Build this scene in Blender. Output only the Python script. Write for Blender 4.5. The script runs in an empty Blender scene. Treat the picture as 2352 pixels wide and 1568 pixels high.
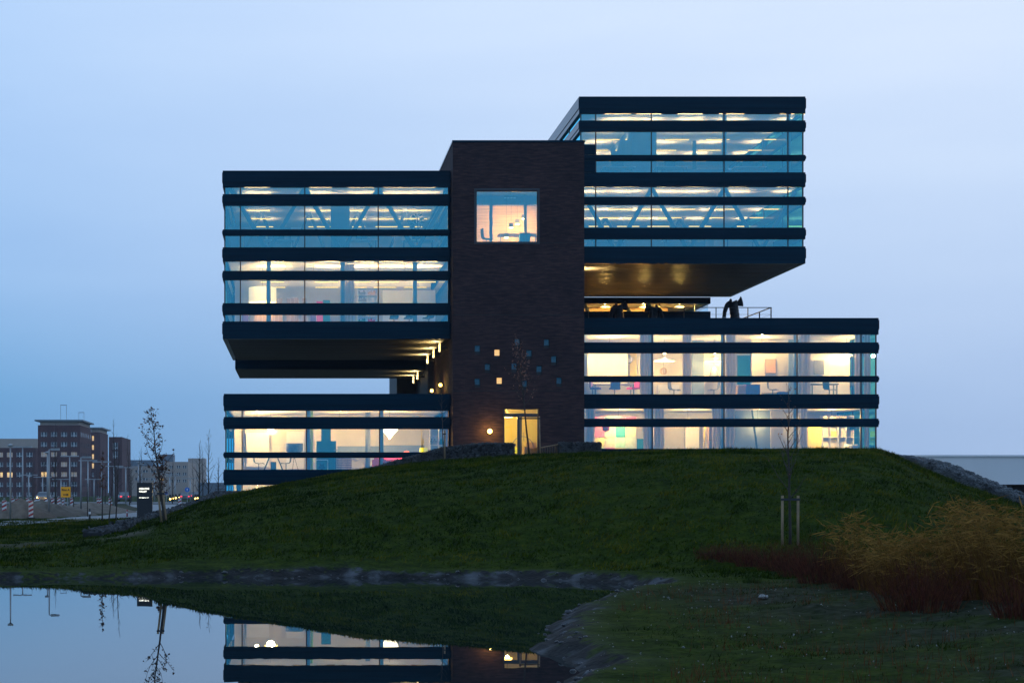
import bpy, math, random
import numpy as np
from mathutils import Vector
random.seed(7)
rng = np.random.default_rng(7)
R = math.radians
sc = bpy.context.scene
col = sc.collection

# ------------------------------------------------------------------ camera
# photo frame measured in 2352 x 1568 units; horizon / vanishing point at (680, 1129)
F, CX, CY, H = 3983.0, 680.0, 1129.0, 2.26
FACADE = 85.0
cd = bpy.data.cameras.new('camera')
cam = bpy.data.objects.new('camera', cd)
col.objects.link(cam)
cd.sensor_width = 36.0
cd.lens = 36.0 * F / 2352.0
cd.shift_x = (1176 - CX) / 2352.0
cd.shift_y = (CY - 784) / 2352.0
cd.clip_start, cd.clip_end = 0.5, 6000
cam.location = (0, 0, H)
cam.rotation_euler = (R(90), 0, 0)
sc.camera = cam

# ------------------------------------------------------------------ sky (dusk, no sun above the horizon)
wd = bpy.data.worlds.new('World')
sc.world = wd
wd.use_nodes = True
nt = wd.node_tree
nt.nodes.clear()
def N(tree, typ, **kw):
    n = tree.nodes.new(typ)
    for k, v in kw.items():
        setattr(n, k, v)
    return n
def Ma(tree, op, a, b=None, clamp=False):
    n = tree.nodes.new('ShaderNodeMath'); n.operation = op; n.use_clamp = clamp
    for i, s in enumerate((a, b)):
        if s is None: continue
        if isinstance(s, (int, float)): n.inputs[i].default_value = s
        else: tree.links.new(s, n.inputs[i])
    return n.outputs[0]
def ramp(tree, fac, stops, interp='LINEAR'):
    n = tree.nodes.new('ShaderNodeValToRGB')
    cr = n.color_ramp; cr.interpolation = interp
    while len(cr.elements) > 1: cr.elements.remove(cr.elements[-1])
    cr.elements[0].position = stops[0][0]; cr.elements[0].color = (*stops[0][1], 1)
    for p, c in stops[1:]:
        e = cr.elements.new(p); e.color = (*c, 1)
    tree.links.new(fac, n.inputs[0])
    return n.outputs[0]
def mixc(tree, fac, a, b, blend='MIX'):
    n = tree.nodes.new('ShaderNodeMix'); n.data_type = 'RGBA'; n.blend_type = blend
    for sock, s in ((n.inputs[0], fac), (n.inputs[6], a), (n.inputs[7], b)):
        if isinstance(s, (int, float)): sock.default_value = s
        elif isinstance(s, tuple): sock.default_value = (*s, 1)
        else: tree.links.new(s, sock)
    return n.outputs[2]
tc = N(nt, 'ShaderNodeTexCoord')
sep = N(nt, 'ShaderNodeSeparateXYZ'); nt.links.new(tc.outputs['Generated'], sep.inputs[0])
sx, sy, sz = sep.outputs
hl = Ma(nt, 'SQRT', Ma(nt, 'ADD', Ma(nt, 'MULTIPLY', sx, sx), Ma(nt, 'MULTIPLY', sy, sy)))
elev = Ma(nt, 'ARCTAN2', sz, hl)                      # radians
GLOW = R(38)
dotg = Ma(nt, 'DIVIDE', Ma(nt, 'ADD', Ma(nt, 'MULTIPLY', sx, math.sin(GLOW)), Ma(nt, 'MULTIPLY', sy, math.cos(GLOW))), hl)
azf = Ma(nt, 'MULTIPLY', Ma(nt, 'SUBTRACT', dotg, 0.62), 1 / 0.34, True)     # 0 away from the afterglow, 1 towards it
ef = Ma(nt, 'DIVIDE', elev, R(90), True)
cool = ramp(nt, ef, [(0.0, (0.100, 0.310, 0.600)), (0.035, (0.125, 0.365, 0.680)), (0.076, (0.285, 0.508, 0.845)),
                     (0.125, (0.365, 0.580, 0.915)), (0.18, (0.430, 0.640, 0.965)), (0.4, (0.33, 0.55, 0.90)), (1.0, (0.22, 0.41, 0.74))])
warm = ramp(nt, ef, [(0.0, (0.360, 0.520, 0.790)), (0.035, (0.410, 0.570, 0.840)), (0.061, (0.475, 0.630, 0.890)),
                     (0.11, (0.590, 0.735, 0.965)), (0.17, (0.705, 0.825, 1.02)), (0.4, (0.45, 0.64, 0.95)), (1.0, (0.22, 0.41, 0.74))])
skyc = mixc(nt, azf, cool, warm)
mp = N(nt, 'ShaderNodeMapping'); nt.links.new(tc.outputs['Generated'], mp.inputs[0])
mp.inputs['Scale'].default_value = (2.2, 2.2, 11.0)
nz = N(nt, 'ShaderNodeTexNoise'); nt.links.new(mp.outputs[0], nz.inputs[0])
nz.inputs['Scale'].default_value = 2.4; nz.inputs['Detail'].default_value = 4; nz.inputs['Roughness'].default_value = 0.45
cl = ramp(nt, nz.outputs['Fac'], [(0.3, (0.955, 0.965, 0.98)), (0.7, (1.035, 1.02, 1.005))])
skyc = mixc(nt, 1.0, skyc, cl, 'MULTIPLY')
nish = N(nt, 'ShaderNodeTexSky', sky_type='NISHITA', sun_disc=False)
nish.sun_elevation = R(1.0); nish.sun_rotation = R(38)
nish.dust_density = 1.0
nsc = mixc(nt, 1.0, nish.outputs[0], (0.06, 0.06, 0.06), 'MULTIPLY')
skyc = mixc(nt, 0.02, skyc, nsc)
bg = N(nt, 'ShaderNodeBackground'); nt.links.new(skyc, bg.inputs[0]); bg.inputs[1].default_value = 1.05
wo = N(nt, 'ShaderNodeOutputWorld'); nt.links.new(bg.outputs[0], wo.inputs[0])

vs = sc.view_settings
vs.view_transform = 'Standard'; vs.look = 'None'; vs.exposure = 0.0; vs.gamma = 1.0; vs.use_curve_mapping = False
sc.cycles.use_denoising = True
sc.cycles.max_bounces = 8
sc.cycles.diffuse_bounces = 3
sc.cycles.transparent_max_bounces = 24
sc.cycles.sample_clamp_indirect = 4.0
sc.cycles.caustics_reflective = False
sc.cycles.caustics_refractive = False

# ------------------------------------------------------------------ helpers
def W(px, py, Y): return ((px - CX) / F * Y, Y, H + (CY - py) / F * Y)
def XA(px, Y=FACADE): return (px - CX) / F * Y
def ZA(py, Y=FACADE): return H + (CY - py) / F * Y

class MB:
    def __init__(s): s.v, s.f = [], []
    def add(s, vs, fs):
        o = len(s.v); s.v += [tuple(p) for p in vs]; s.f += [tuple(i + o for i in f) for f in fs]; return s
    def box(s, x0, x1, y0, y1, z0, z1):
        return s.add([(x0,y0,z0),(x1,y0,z0),(x1,y1,z0),(x0,y1,z0),(x0,y0,z1),(x1,y0,z1),(x1,y1,z1),(x0,y1,z1)],
                     [(0,3,2,1),(4,5,6,7),(0,1,5,4),(1,2,6,5),(2,3,7,6),(3,0,4,7)])
    def quad(s, a, b, c, d): return s.add([a, b, c, d], [(0,1,2,3)])
    def ring(s, x0, x1, y0, y1, z0, z1, t):
        a = [(x0,y0),(x1,y0),(x1,y1),(x0,y1)]; b = [(x0+t,y0+t),(x1-t,y0+t),(x1-t,y1-t),(x0+t,y1-t)]
        vs = [(x,y,z0) for x,y in a] + [(x,y,z1) for x,y in a] + [(x,y,z0) for x,y in b] + [(x,y,z1) for x,y in b]
        fs = []
        for i in range(4):
            j = (i+1) % 4
            fs += [(i,j,4+j,4+i),(8+j,8+i,12+i,12+j),(4+i,4+j,12+j,12+i),(j,i,8+i,8+j)]
        return s.add(vs, fs)
    def tube(s, pts, rads, n=6, cap=True):
        pts = [Vector(p) for p in pts]
        if not hasattr(rads, '__len__'): rads = [rads] * len(pts)
        vs, fs = [], []
        up = Vector((0.13, 0.21, 0.97))
        for i, p in enumerate(pts):
            d = (pts[min(i+1, len(pts)-1)] - pts[max(i-1, 0)])
            if d.length < 1e-9: d = Vector((0,0,1))
            d.normalize()
            u = d.cross(up)
            if u.length < 0.05: u = d.cross(Vector((1,0,0)))
            u.normalize(); w = d.cross(u)
            for k in range(n):
                a = 2*math.pi*k/n
                vs.append(p + (u*math.cos(a) + w*math.sin(a)) * rads[i])
        for i in range(len(pts)-1):
            for k in range(n):
                k2 = (k+1) % n
                fs.append((i*n+k, i*n+k2, (i+1)*n+k2, (i+1)*n+k))
        if cap:
            fs.append(tuple(range(n-1, -1, -1))); fs.append(tuple((len(pts)-1)*n + k for k in range(n)))
        return s.add(vs, fs)
    def lathe(s, prof, n=16, c=(0,0,0)):
        vs, fs = [], []
        for r, z in prof:
            for k in range(n):
                a = 2*math.pi*k/n
                vs.append((c[0]+r*math.cos(a), c[1]+r*math.sin(a), c[2]+z))
        for i in range(len(prof)-1):
            for k in range(n):
                k2 = (k+1) % n
                fs.append((i*n+k, i*n+k2, (i+1)*n+k2, (i+1)*n+k))
        return s.add(vs, fs)
    def ball(s, c, r, n=12, m=8, sz=1.0):
        return s.lathe([(max(r*math.sin(math.pi*i/m), 1e-4), -r*sz*math.cos(math.pi*i/m)) for i in range(m+1)], n, c)
    def extrude_xz(s, pts, y0, y1):
        n = len(pts)
        vs = [(x,y0,z) for x,z in pts] + [(x,y1,z) for x,z in pts]
        fs = [tuple(range(n)), tuple(range(2*n-1, n-1, -1))] + [(i, n+i, n+(i+1)%n, (i+1)%n) for i in range(n)]
        return s.add(vs, fs)
    def build(s, name, mat, parent=None, smooth=False, world=False):
        me = bpy.data.meshes.new(name)
        v = s.v
        if world and parent is not None:
            o = Vector((0,0,0)); p = parent
            while p is not None: o += p.location; p = p.parent
            v = [(a[0]-o.x, a[1]-o.y, a[2]-o.z) for a in v]
        me.from_pydata(v, [], s.f)
        me.materials.append(mat)
        if smooth: me.polygons.foreach_set('use_smooth', [True]*len(me.polygons))
        me.update()
        ob = bpy.data.objects.new(name, me); col.objects.link(ob)
        if parent is not None: ob.parent = parent
        return ob

def tag(o, label, cat, group=None):
    o['label'] = label; o['category'] = cat
    if group: o['group'] = group
    return o
def thing(name, label, cat, loc=(0,0,0), rotz=0, group=None):
    o = bpy.data.objects.new(name, None); col.objects.link(o); o.empty_display_size = 0.2
    o.location = loc; o.rotation_euler = (0,0,rotz)
    return tag(o, label, cat, group)
def dup(root, loc, rotz=0, label=None, group=None):
    r = root.copy(); col.objects.link(r); r.location = loc; r.rotation_euler = (0,0,rotz)
    if label: r['label'] = label
    if group: r['group'] = group
    for ch in list(root.children):
        c = ch.copy(); col.objects.link(c); c.parent = r
        for g in list(ch.children):
            d = g.copy(); col.objects.link(d); d.parent = c
    return r
def bulb(parent, loc, watts, color=(1, .64, .22), radius=.06, typ='POINT', size=None, rot=None):
    ld = bpy.data.lights.new('bulb', typ)
    ld.energy = watts; ld.color = color
    if typ == 'AREA':
        ld.shape = 'RECTANGLE'; ld.size, ld.size_y = size
    else: ld.shadow_soft_size = radius
    lo = bpy.data.objects.new('bulb', ld); col.objects.link(lo)
    lo.parent = parent; lo.location = loc
    if rot: lo.rotation_euler = rot
    return lo

# ------------------------------------------------------------------ materials
MT = {}
def pm(name, c, rough=.6, var=.12, scale=6., bump=0., metallic=0., spec=.5, emit=None, est=1., stretch=(1,1,1), bscale=None):
    m = bpy.data.materials.new(name); m.use_nodes = True
    t = m.node_tree; b = t.nodes['Principled BSDF']
    b.inputs['Roughness'].default_value = rough; b.inputs['Metallic'].default_value = metallic
    b.inputs['Specular IOR Level'].default_value = spec
    co = N(t, 'ShaderNodeTexCoord'); mpn = N(t, 'ShaderNodeMapping'); t.links.new(co.outputs['Object'], mpn.inputs[0])
    mpn.inputs['Scale'].default_value = stretch
    nz = N(t, 'ShaderNodeTexNoise'); t.links.new(mpn.outputs[0], nz.inputs[0])
    nz.inputs['Scale'].default_value = scale; nz.inputs['Detail'].default_value = 4
    d = tuple(max(0, x*(1-var)) for x in c); l = tuple(min(1, x*(1+var)) for x in c)
    cr = ramp(t, nz.outputs['Fac'], [(.3, d), (.7, l)])
    t.links.new(cr, b.inputs['Base Color'])
    if bump:
        n2 = N(t, 'ShaderNodeTexNoise'); t.links.new(mpn.outputs[0], n2.inputs[0]); n2.inputs['Scale'].default_value = bscale or scale*4; n2.inputs['Detail'].default_value = 5
        bn = N(t, 'ShaderNodeBump'); bn.inputs['Strength'].default_value = bump; bn.inputs['Distance'].default_value = .03
        t.links.new(n2.outputs['Fac'], bn.inputs['Height']); t.links.new(bn.outputs[0], b.inputs['Normal'])
    if emit:
        b.inputs['Emission Color'].default_value = (*emit, 1); b.inputs['Emission Strength'].default_value = est
    MT[name] = m
    return m

def mat_glass():
    m = bpy.data.materials.new('window_glass'); m.use_nodes = True; t = m.node_tree; t.nodes.clear()
    tr = N(t, 'ShaderNodeBsdfTransparent'); tr.inputs[0].default_value = (.93, .97, .97, 1)
    gl = N(t, 'ShaderNodeBsdfGlossy'); gl.inputs[0].default_value = (.18, .82, 1.0, 1); gl.inputs['Roughness'].default_value = .0
    fr = N(t, 'ShaderNodeFresnel'); fr.inputs[0].default_value = 1.5
    fac = Ma(t, 'ADD', Ma(t, 'MULTIPLY', fr.outputs[0], .9), GLASS_COAT, True)
    mx = N(t, 'ShaderNodeMixShader'); t.links.new(fac, mx.inputs[0]); t.links.new(tr.outputs[0], mx.inputs[1]); t.links.new(gl.outputs[0], mx.inputs[2])
    o = N(t, 'ShaderNodeOutputMaterial'); t.links.new(mx.outputs[0], o.inputs[0])
    return m
GLASS_COAT = 0.33
GLASS = mat_glass()
GLASS_COAT = 0.04
GLASS2 = mat_glass(); GLASS2.name = 'plain_glass'

def mat_brick(name, c1, c2, mortar, bw=.22, bh=.0655, sc_=1.0, rough=.85):
    m = bpy.data.materials.new(name); m.use_nodes = True; t = m.node_tree; b = t.nodes['Principled BSDF']
    co = N(t, 'ShaderNodeTexCoord'); sp = N(t, 'ShaderNodeSeparateXYZ'); t.links.new(co.outputs['Object'], sp.inputs[0])
    cb = N(t, 'ShaderNodeCombineXYZ'); t.links.new(Ma(t, 'ADD', sp.outputs[0], sp.outputs[1]), cb.inputs[0]); t.links.new(sp.outputs[2], cb.inputs[1])
    br = N(t, 'ShaderNodeTexBrick'); t.links.new(cb.outputs[0], br.inputs[0])
    br.inputs['Color1'].default_value = (*c1, 1); br.inputs['Color2'].default_value = (*c2, 1); br.inputs['Mortar'].default_value = (*mortar, 1)
    br.inputs['Scale'].default_value = sc_; br.inputs['Mortar Size'].default_value = .006; br.inputs['Brick Width'].default_value = bw; br.inputs['Row Height'].default_value = bh
    nz = N(t, 'ShaderNodeTexNoise'); t.links.new(co.outputs['Object'], nz.inputs[0]); nz.inputs['Scale'].default_value = .5; nz.inputs['Detail'].default_value = 6
    st = ramp(t, nz.outputs['Fac'], [(.3, (.72, .74, .8)), (.7, (1.2, 1.12, 1.1))])
    n3 = N(t, 'ShaderNodeTexNoise'); mp3 = N(t, 'ShaderNodeMapping'); t.links.new(cb.outputs[0], mp3.inputs[0]); mp3.inputs['Scale'].default_value = (1.6, 11, 1)
    t.links.new(mp3.outputs[0], n3.inputs[0]); n3.inputs['Scale'].default_value = 1.0; n3.inputs['Detail'].default_value = 3
    st2 = ramp(t, n3.outputs['Fac'], [(.35, (.62, .62, .66)), (.65, (1.35, 1.25, 1.2))])
    c = mixc(t, 1., br.outputs['Color'], st, 'MULTIPLY'); c = mixc(t, .8, c, st2, 'MULTIPLY')
    t.links.new(c, b.inputs['Base Color']); b.inputs['Roughness'].default_value = rough; b.inputs['Specular IOR Level'].default_value = .25
    bn = N(t, 'ShaderNodeBump'); bn.inputs['Strength'].default_value = .5; bn.inputs['Distance'].default_value = .01
    t.links.new(Ma(t, 'SUBTRACT', 1., br.outputs['Fac']), bn.inputs['Height']); t.links.new(bn.outputs[0], b.inputs['Normal'])
    MT[name] = m
    return m
BRICK = mat_brick('dark_brick', (.062, .033, .032), (.040, .022, .026), (.035, .027, .027))
FARBRICK = mat_brick('far_brick', (.115, .045, .042), (.085, .036, .038), (.09, .06, .055))

def mat_band():
    m = bpy.data.materials.new('black_panel'); m.use_nodes = True; t = m.node_tree; b = t.nodes['Principled BSDF']
    co = N(t, 'ShaderNodeTexCoord'); sp = N(t, 'ShaderNodeSeparateXYZ'); t.links.new(co.outputs['Object'], sp.inputs[0])
    nz = N(t, 'ShaderNodeTexNoise'); mpn = N(t, 'ShaderNodeMapping'); t.links.new(co.outputs['Object'], mpn.inputs[0]); mpn.inputs['Scale'].default_value = (.25, .25, 9)
    t.links.new(mpn.outputs[0], nz.inputs[0]); nz.inputs['Scale'].default_value = 1.; nz.inputs['Detail'].default_value = 5
    c = ramp(t, nz.outputs['Fac'], [(.3, (.0002, .0095, .0205)), (.7, (.0005, .0190, .0370))])
    t.links.new(c, b.inputs['Base Color'])
    b.inputs['Specular IOR Level'].default_value = .14; b.inputs['IOR'].default_value = 1.45; b.inputs['Specular Tint'].default_value = (.35, .75, 1, 1)
    rr = ramp(t, nz.outputs['Fac'], [(.3, (.07,)*3), (.7, (.16,)*3)]); t.links.new(rr, b.inputs['Roughness'])
    wv = Ma(t, 'SINE', Ma(t, 'MULTIPLY', sp.outputs[2], 2*math.pi/.055))
    bn = N(t, 'ShaderNodeBump'); bn.inputs['Strength'].default_value = .04; bn.inputs['Distance'].default_value = .004
    t.links.new(wv, bn.inputs['Height']); t.links.new(bn.outputs[0], b.inputs['Normal'])
    MT['band'] = m
    return m
BAND = mat_band()
SOFFIT = pm('soffit_metal', (.085, .075, .062), .42, .15, 3, metallic=.0, spec=.4, stretch=(.3, 3, 1))
MULL = pm('mullion_metal', (.03, .04, .05), .4)
STEEL = pm('truss_steel', (.13, .16, .19), .5, .1, 3)
CEIL = pm('ceiling_plaster', (.70, .66, .58), .8, .06, 2)
WALLC = pm('cream_plaster', (.72, .66, .53), .8, .06, 1.5)
WALLB = pm('dimmed_plaster', (.20, .25, .31), .8, .1, 1.5)  # dark blue-grey base carries the dimness of unlit partitions
FLOOR = pm('office_carpet', (.20, .17, .14), .9, .2, 8)
CORE = pm('core_black', (.010, .012, .015), .6, .3, 2)
WHITE = pm('white_lacquer', (.78, .76, .72), .45, .04, 2)
WOODL = pm('pale_wood', (.48, .31, .16), .55, .25, 3, stretch=(6, 6, .6))
WOODD = pm('dark_wood', (.06, .035, .02), .55, .3, 3, stretch=(5, 5, .6))
STAKE = pm('stake_wood', (.26, .17, .095), .8, .3, 6, stretch=(4, 4, .5), bump=.3)
PURPLE = pm('purple_fabric', (.16, .06, .24), .9, .1, 12)
PINK = pm('pink_fabric', (.75, .05, .22), .9, .1, 12)
REDM = pm('red_fabric', (.62, .03, .05), .8, .1, 12)
TEAL = pm('teal_lacquer', (.02, .17, .22), .55, .1, 4)
YEL = pm('yellow_lacquer', (.80, .62, .03), .55, .06, 4)
LIME = pm('lime_fabric', (.50, .68, .04), .8, .5, 22)
ORNG = pm('ochre_card', (.62, .36, .12), .8, .1, 4)
DARK = pm('dark_plastic', (.015, .016, .02), .5, .2, 6)
GREYM = pm('grey_metal', (.25, .26, .28), .4, .1, 4, metallic=.6)
GREYF = pm('grey_fabric', (.22, .23, .26), .9, .15, 10)
POLE = pm('galvanised_pole', (.36, .37, .38), .4, .12, 3, metallic=.3)
SHADEW = pm('shade_white', (.8, .75, .6), .7, .05, 4, emit=(1, .74, .30), est=1.15)
GLOWW = pm('glow_white', (.9, .85, .7), .6, .02, 4, emit=(1, .85, .55), est=5.)
GLOWO = pm('glow_orange', (.9, .7, .3), .6, .02, 4, emit=(1, .60, .12), est=9.)
GLOWT = pm('tube_glow', (.9, .8, .4), .6, .02, 4, emit=(1, .60, .05), est=2.4)
GLOWY = pm('shade_yellow', (.85, .75, .02), .7, .03, 4, emit=(.95, .80, .01), est=.7)
GLOWR = pm('shade_red', (.8, .1, .03), .7, .03, 4, emit=(1, .25, .04), est=1.2)
TAIL = pm('tail_glow', (.6, .02, .03), .5, .02, 4, emit=(1, .06, .10), est=2.)
LETTER = pm('lettering_glow', (.9, .9, .8), .5, .02, 4, emit=(1, .97, .80), est=1.6)
CURT = pm('curtain_linen', (.74, .66, .52), .9, .08, 8, stretch=(3, 3, .1))
def make_translucent(m, c):
    t = m.node_tree; b = t.nodes['Principled BSDF']; o = [n for n in t.nodes if n.type == 'OUTPUT_MATERIAL'][0]
    tl_ = N(t, 'ShaderNodeBsdfTranslucent'); tl_.inputs[0].default_value = (*c, 1)
    mx = N(t, 'ShaderNodeMixShader'); mx.inputs[0].default_value = .8
    t.links.new(b.outputs[0], mx.inputs[1]); t.links.new(tl_.outputs[0], mx.inputs[2]); t.links.new(mx.outputs[0], o.inputs[0])
make_translucent(CURT, (.8, .72, .58)); make_translucent(LIME, (.55, .75, .05))
STONE3 = pm('pale_gabion_stone', (.11, .115, .12), .85, .6, 2.2, bump=.3)
STONE = pm('gabion_stone', (.048, .050, .052), .85, .6, 2.2, bump=.3)
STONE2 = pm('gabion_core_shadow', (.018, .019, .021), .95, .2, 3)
BARK = pm('sapling_bark', (.042, .032, .026), .9, .3, 14, bump=.4)
LEAF = pm('withered_leaf', (.15, .055, .028), .8, .4, 3)
PEBB = pm('pale_pebble', (.24, .235, .22), .8, .25, 9)
BEIGE = pm('far_beige', (.42, .33, .27), .9, .08, .2)
FGLASS = pm('far_pane', (.05, .06, .075), .08, .15, .3, spec=.8)
FLIT = pm('far_lit_pane', (.6, .45, .2), .5, .1, .3, emit=(1, .62, .22), est=.9)
FDIM = pm('far_dim_pane', (.3, .25, .2), .4, .1, .3, emit=(.85, .72, .55), est=.14)
FWHITE = pm('far_white_frame', (.62, .62, .62), .6, .05, 1)
CONC = pm('white_concrete', (.86, .86, .86), .7, .06, .35, stretch=(1, 1, .4))
RUST = pm('rust_brown', (.09, .035, .02), .85, .35, .8)
YSIGN = pm('yellow_sign', (.80, .38, .01), .55, .03, 3, emit=(.9, .40, .01), est=.12)
BSIGN = pm('blue_sign', (.01, .10, .42), .5, .03, 3, emit=(.01, .15, .6), est=.12)
REDP = pm('red_paint', (.35, .03, .035), .5, .1, 5)
WHITEP = pm('white_paint', (.72, .72, .72), .5, .1, 5)
SAND = pm('sand_heap', (.15, .115, .085), .95, .3, 2.5, bump=.6)
ASPH = pm('asphalt', (.075, .08, .085), .8, .15, 1.2, bump=.2)
PAVE = pm('path_paving', (.21, .215, .22), .75, .12, 1.0, bump=.15)
CAR1 = pm('car_grey', (.10, .11, .12), .3, .05, 1)
TYRE = pm('tyre', (.02, .02, .02), .9)

# ------------------------------------------------------------------ terrain
def vnoise(x, y, seed=0):
    xi = np.floor(x).astype(np.int64); yi = np.floor(y).astype(np.int64)
    fx = x - xi; fy = y - yi
    fx = fx*fx*(3-2*fx); fy = fy*fy*(3-2*fy)
    def h(a, b):
        n = (a*374761393 + b*668265263 + seed*1442695041) & 0xffffffff
        n = ((n ^ (n >> 13)) * 1274126177) & 0xffffffff
        return ((n ^ (n >> 16)) & 0xffff) / 65535.0
    return (h(xi,yi)*(1-fx) + h(xi+1,yi)*fx)*(1-fy) + (h(xi,yi+1)*(1-fx) + h(xi+1,yi+1)*fx)*fy
def fbm(x, y, seed=0, oct=4):
    s = 0; a = .5
    for i in range(oct):
        s = s + a*vnoise(x*2**i, y*2**i, seed+i*17); a *= .5
    return s
# pond outline on the water plane (z = 0)
pond_px = [(-700,1331),(-300,1331),(0,1330),(200,1327),(300,1329),(420,1325),(550,1324),(620,1327),(760,1325),(900,1327),(1050,1330),(1200,1329),(1300,1333),(1400,1337),
           (1450,1340),(1485,1346),(1522,1351),(1535,1356),(1500,1361),(1440,1366),(1405,1376),(1385,1388),(1352,1396),(1330,1412),(1302,1430),(1290,1448),(1276,1478),
           (1292,1500),(1318,1518),(1350,1532),(1392,1546),(1408,1553),(1370,1562),(1335,1574),(1300,1600),(1270,1660),(1240,1760),(900,1850),(300,1900),(-500,1900),(-1300,1800)]
POND = np.array([((px-CX)/F*(F*H/(py-CY)), F*H/(py-CY)) for px, py in pond_px])
def pond_dist(x, y):
    """signed distance to the shoreline, negative on the water"""
    x = np.asarray(x, float); y = np.asarray(y, float)
    d2 = np.full(x.shape, 1e18); ins = np.zeros(x.shape, bool)
    n = len(POND)
    for i in range(n):
        ax, ay = POND[i]; bx, by = POND[(i+1) % n]
        ex, ey = bx-ax, by-ay
        t = np.clip(((x-ax)*ex + (y-ay)*ey) / (ex*ex+ey*ey), 0, 1)
        d2 = np.minimum(d2, (x-ax-t*ex)**2 + (y-ay-t*ey)**2)
        c = ((ay > y) != (by > y))
        with np.errstate(divide='ignore', invalid='ignore'):
            ins ^= c & (x < (bx-ax)*(y-ay)/(by-ay+1e-12) + ax)
    d = np.sqrt(d2)
    return np.where(ins, -d, d) + (fbm(x*1.15, y*1.15, 71)-.47)*.75*np.clip(1.6-d/2.5, 0, 1) + (fbm(x*4., y*4., 73)-.47)*.16*np.clip(1.4-d/1.5, 0, 1)
CXS = [-400,-30,-14,-9,-7,-5.6,-4.6,-3.4,-.8,2.4,6.4,10.4,18,26.8,27.6,28.5,29.5,30.5,33.6,38,60,400]
CZS = [.78,.78,.80,.86,1.0,1.25,1.55,2.02,2.56,3.17,3.62,3.84,4.0,4.04,3.85,3.38,2.95,2.5,1.35,.85,.8,.8]
PYS = [0,2,4,8.5,14,24,33,36]
PPS = [.02,.15,.34,.66,.86,.95,1.0,1.0]
def sstep(a, b, x):
    t = np.clip((x-a)/(b-a), 0, 1); return t*t*(3-2*t)
def ground_z(x, y, fine=True):
    x = np.asarray(x, float); y = np.asarray(y, float)
    d = pond_dist(x, y)
    C = np.interp(x + .35*sstep(9, 17, x)*np.clip(80-y, 0, 40), CXS, CZS)
    y0 = 46.0 - 3.2*sstep(6, 13, x)
    P = np.interp(y - y0, PYS, PPS)
    # far behind: fall back to street level away from the building
    behind = sstep(86, 98, y)
    C = C*(1-behind) + .8*behind
    hill = .16 + (C-.16)*P
    bank = .05 + .20*sstep(.0, 1.4, d) + .5*sstep(1.0, 11, d) + .25*sstep(2, 14, d)*sstep(4, 12, x)
    land = np.where(y < y0 + 8, np.maximum(bank*(1-sstep(48, 54, y)), hill), hill)
    land = np.minimum(land, .06 + .45*np.maximum(d, 0) + .02)
    n = (fbm(x*.35, y*.35, 3) - .47)*.22 * sstep(.5, 4, d)
    n = n*(1 - sstep(76, 80, y)*.6)
    if fine: n = n + (fbm(x*1.7, y*1.7, 9) - .47)*.16*sstep(.15, 1.5, d)*(1 - .7*sstep(70, 80, y))
    near = sstep(5, 8, x)*(1-sstep(34, 40, y))*sstep(.2, 1.2, d)
    if fine: n = n + near*((fbm(x*3.6, y*3.6, 19) - .47)*.11 + .05*np.maximum(0, fbm(x*1.9, y*1.9, 23)-.55))
    z = land + n
    inside = (x > -3.3) & (x < 28.3) & (y > 85.45) & (y < 100)
    z = np.where(inside, np.minimum(z, .1), z)
    return np.where(d < 0, np.maximum(-.7, .05 + .30*d), np.maximum(z, .03))
def gz(x, y): return float(ground_z(np.array([x]), np.array([y]))[0])
def hit(px, py, y0=14., y1=130.):
    """where the sight line through a photo point meets the ground"""
    Y = np.linspace(y0, y1, 4000)
    X = (px-CX)/F*Y; Z = H + (CY-py)/F*Y
    g = ground_z(X, Y)
    k = np.where(g >= Z)[0]
    i = int(k[0]) if len(k) else 3999
    return float(X[i]), float(Y[i]), float(g[i])

def axis(parts):
    out = []
    for a, b, s in parts: out += list(np.arange(a, b, s))
    return np.array(out)
gx = axis([(-1600,-400,150),(-400,-100,25),(-100,-36,4),(-36,-22,.8),(-22,42,.30),(42,60,1.),(60,140,8),(140,400,26),(400,1700,150)])
gy = axis([(-60,-5,6),(-5,12,1.),(12,30,.22),(30,52,.26),(52,90,.34),(90,130,1.),(130,300,9),(300,800,40),(800,3200,200)])
GX, GY = np.meshgrid(gx, gy)
GZ = ground_z(GX, GY)
nx_, ny_ = len(gx), len(gy)
verts = np.stack([GX.ravel(), GY.ravel(), GZ.ravel()], 1)
ii = np.arange(nx_*ny_).reshape(ny_, nx_)
quads = np.stack([ii[:-1,:-1], ii[:-1,1:], ii[1:,1:], ii[1:,:-1]], -1).reshape(-1, 4)
def np_mesh(name, v, faces, mat, attrs=None, smooth=False, k=4):
    me = bpy.data.meshes.new(name)
    me.vertices.add(len(v)); me.vertices.foreach_set('co', np.ascontiguousarray(v, np.float32).ravel())
    nf = len(faces)
    me.loops.add(nf*k); me.loops.foreach_set('vertex_index', np.ascontiguousarray(faces, np.int32).ravel())
    me.polygons.add(nf); me.polygons.foreach_set('loop_start', np.arange(0, nf*k, k, dtype=np.int32))
    me.polygons.foreach_set('loop_total', np.full(nf, k, np.int32))
    if smooth: me.polygons.foreach_set('use_smooth', np.ones(nf, bool))
    me.materials.append(mat)
    for an, av in (attrs or {}).items():
        a = me.attributes.new(an, 'FLOAT', 'POINT'); a.data.foreach_set('value', np.ascontiguousarray(av, np.float32))
    me.update(calc_edges=True); me.validate()
    ob = bpy.data.objects.new(name, me); col.objects.link(ob)
    return ob
D = pond_dist(GX, GY)
nm = fbm(GX*.8, GY*.8, 31)
mud = np.clip(1.2 - D/(.22 + .75*nm), 0, 1)
mud *= np.where((GY > 41) & (GX < 6.5), np.clip(.85 + 1.2*(fbm(GX*.35, GY*.2, 33)-.45) - .12*(GX < 0), .5, 1), 1)
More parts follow.
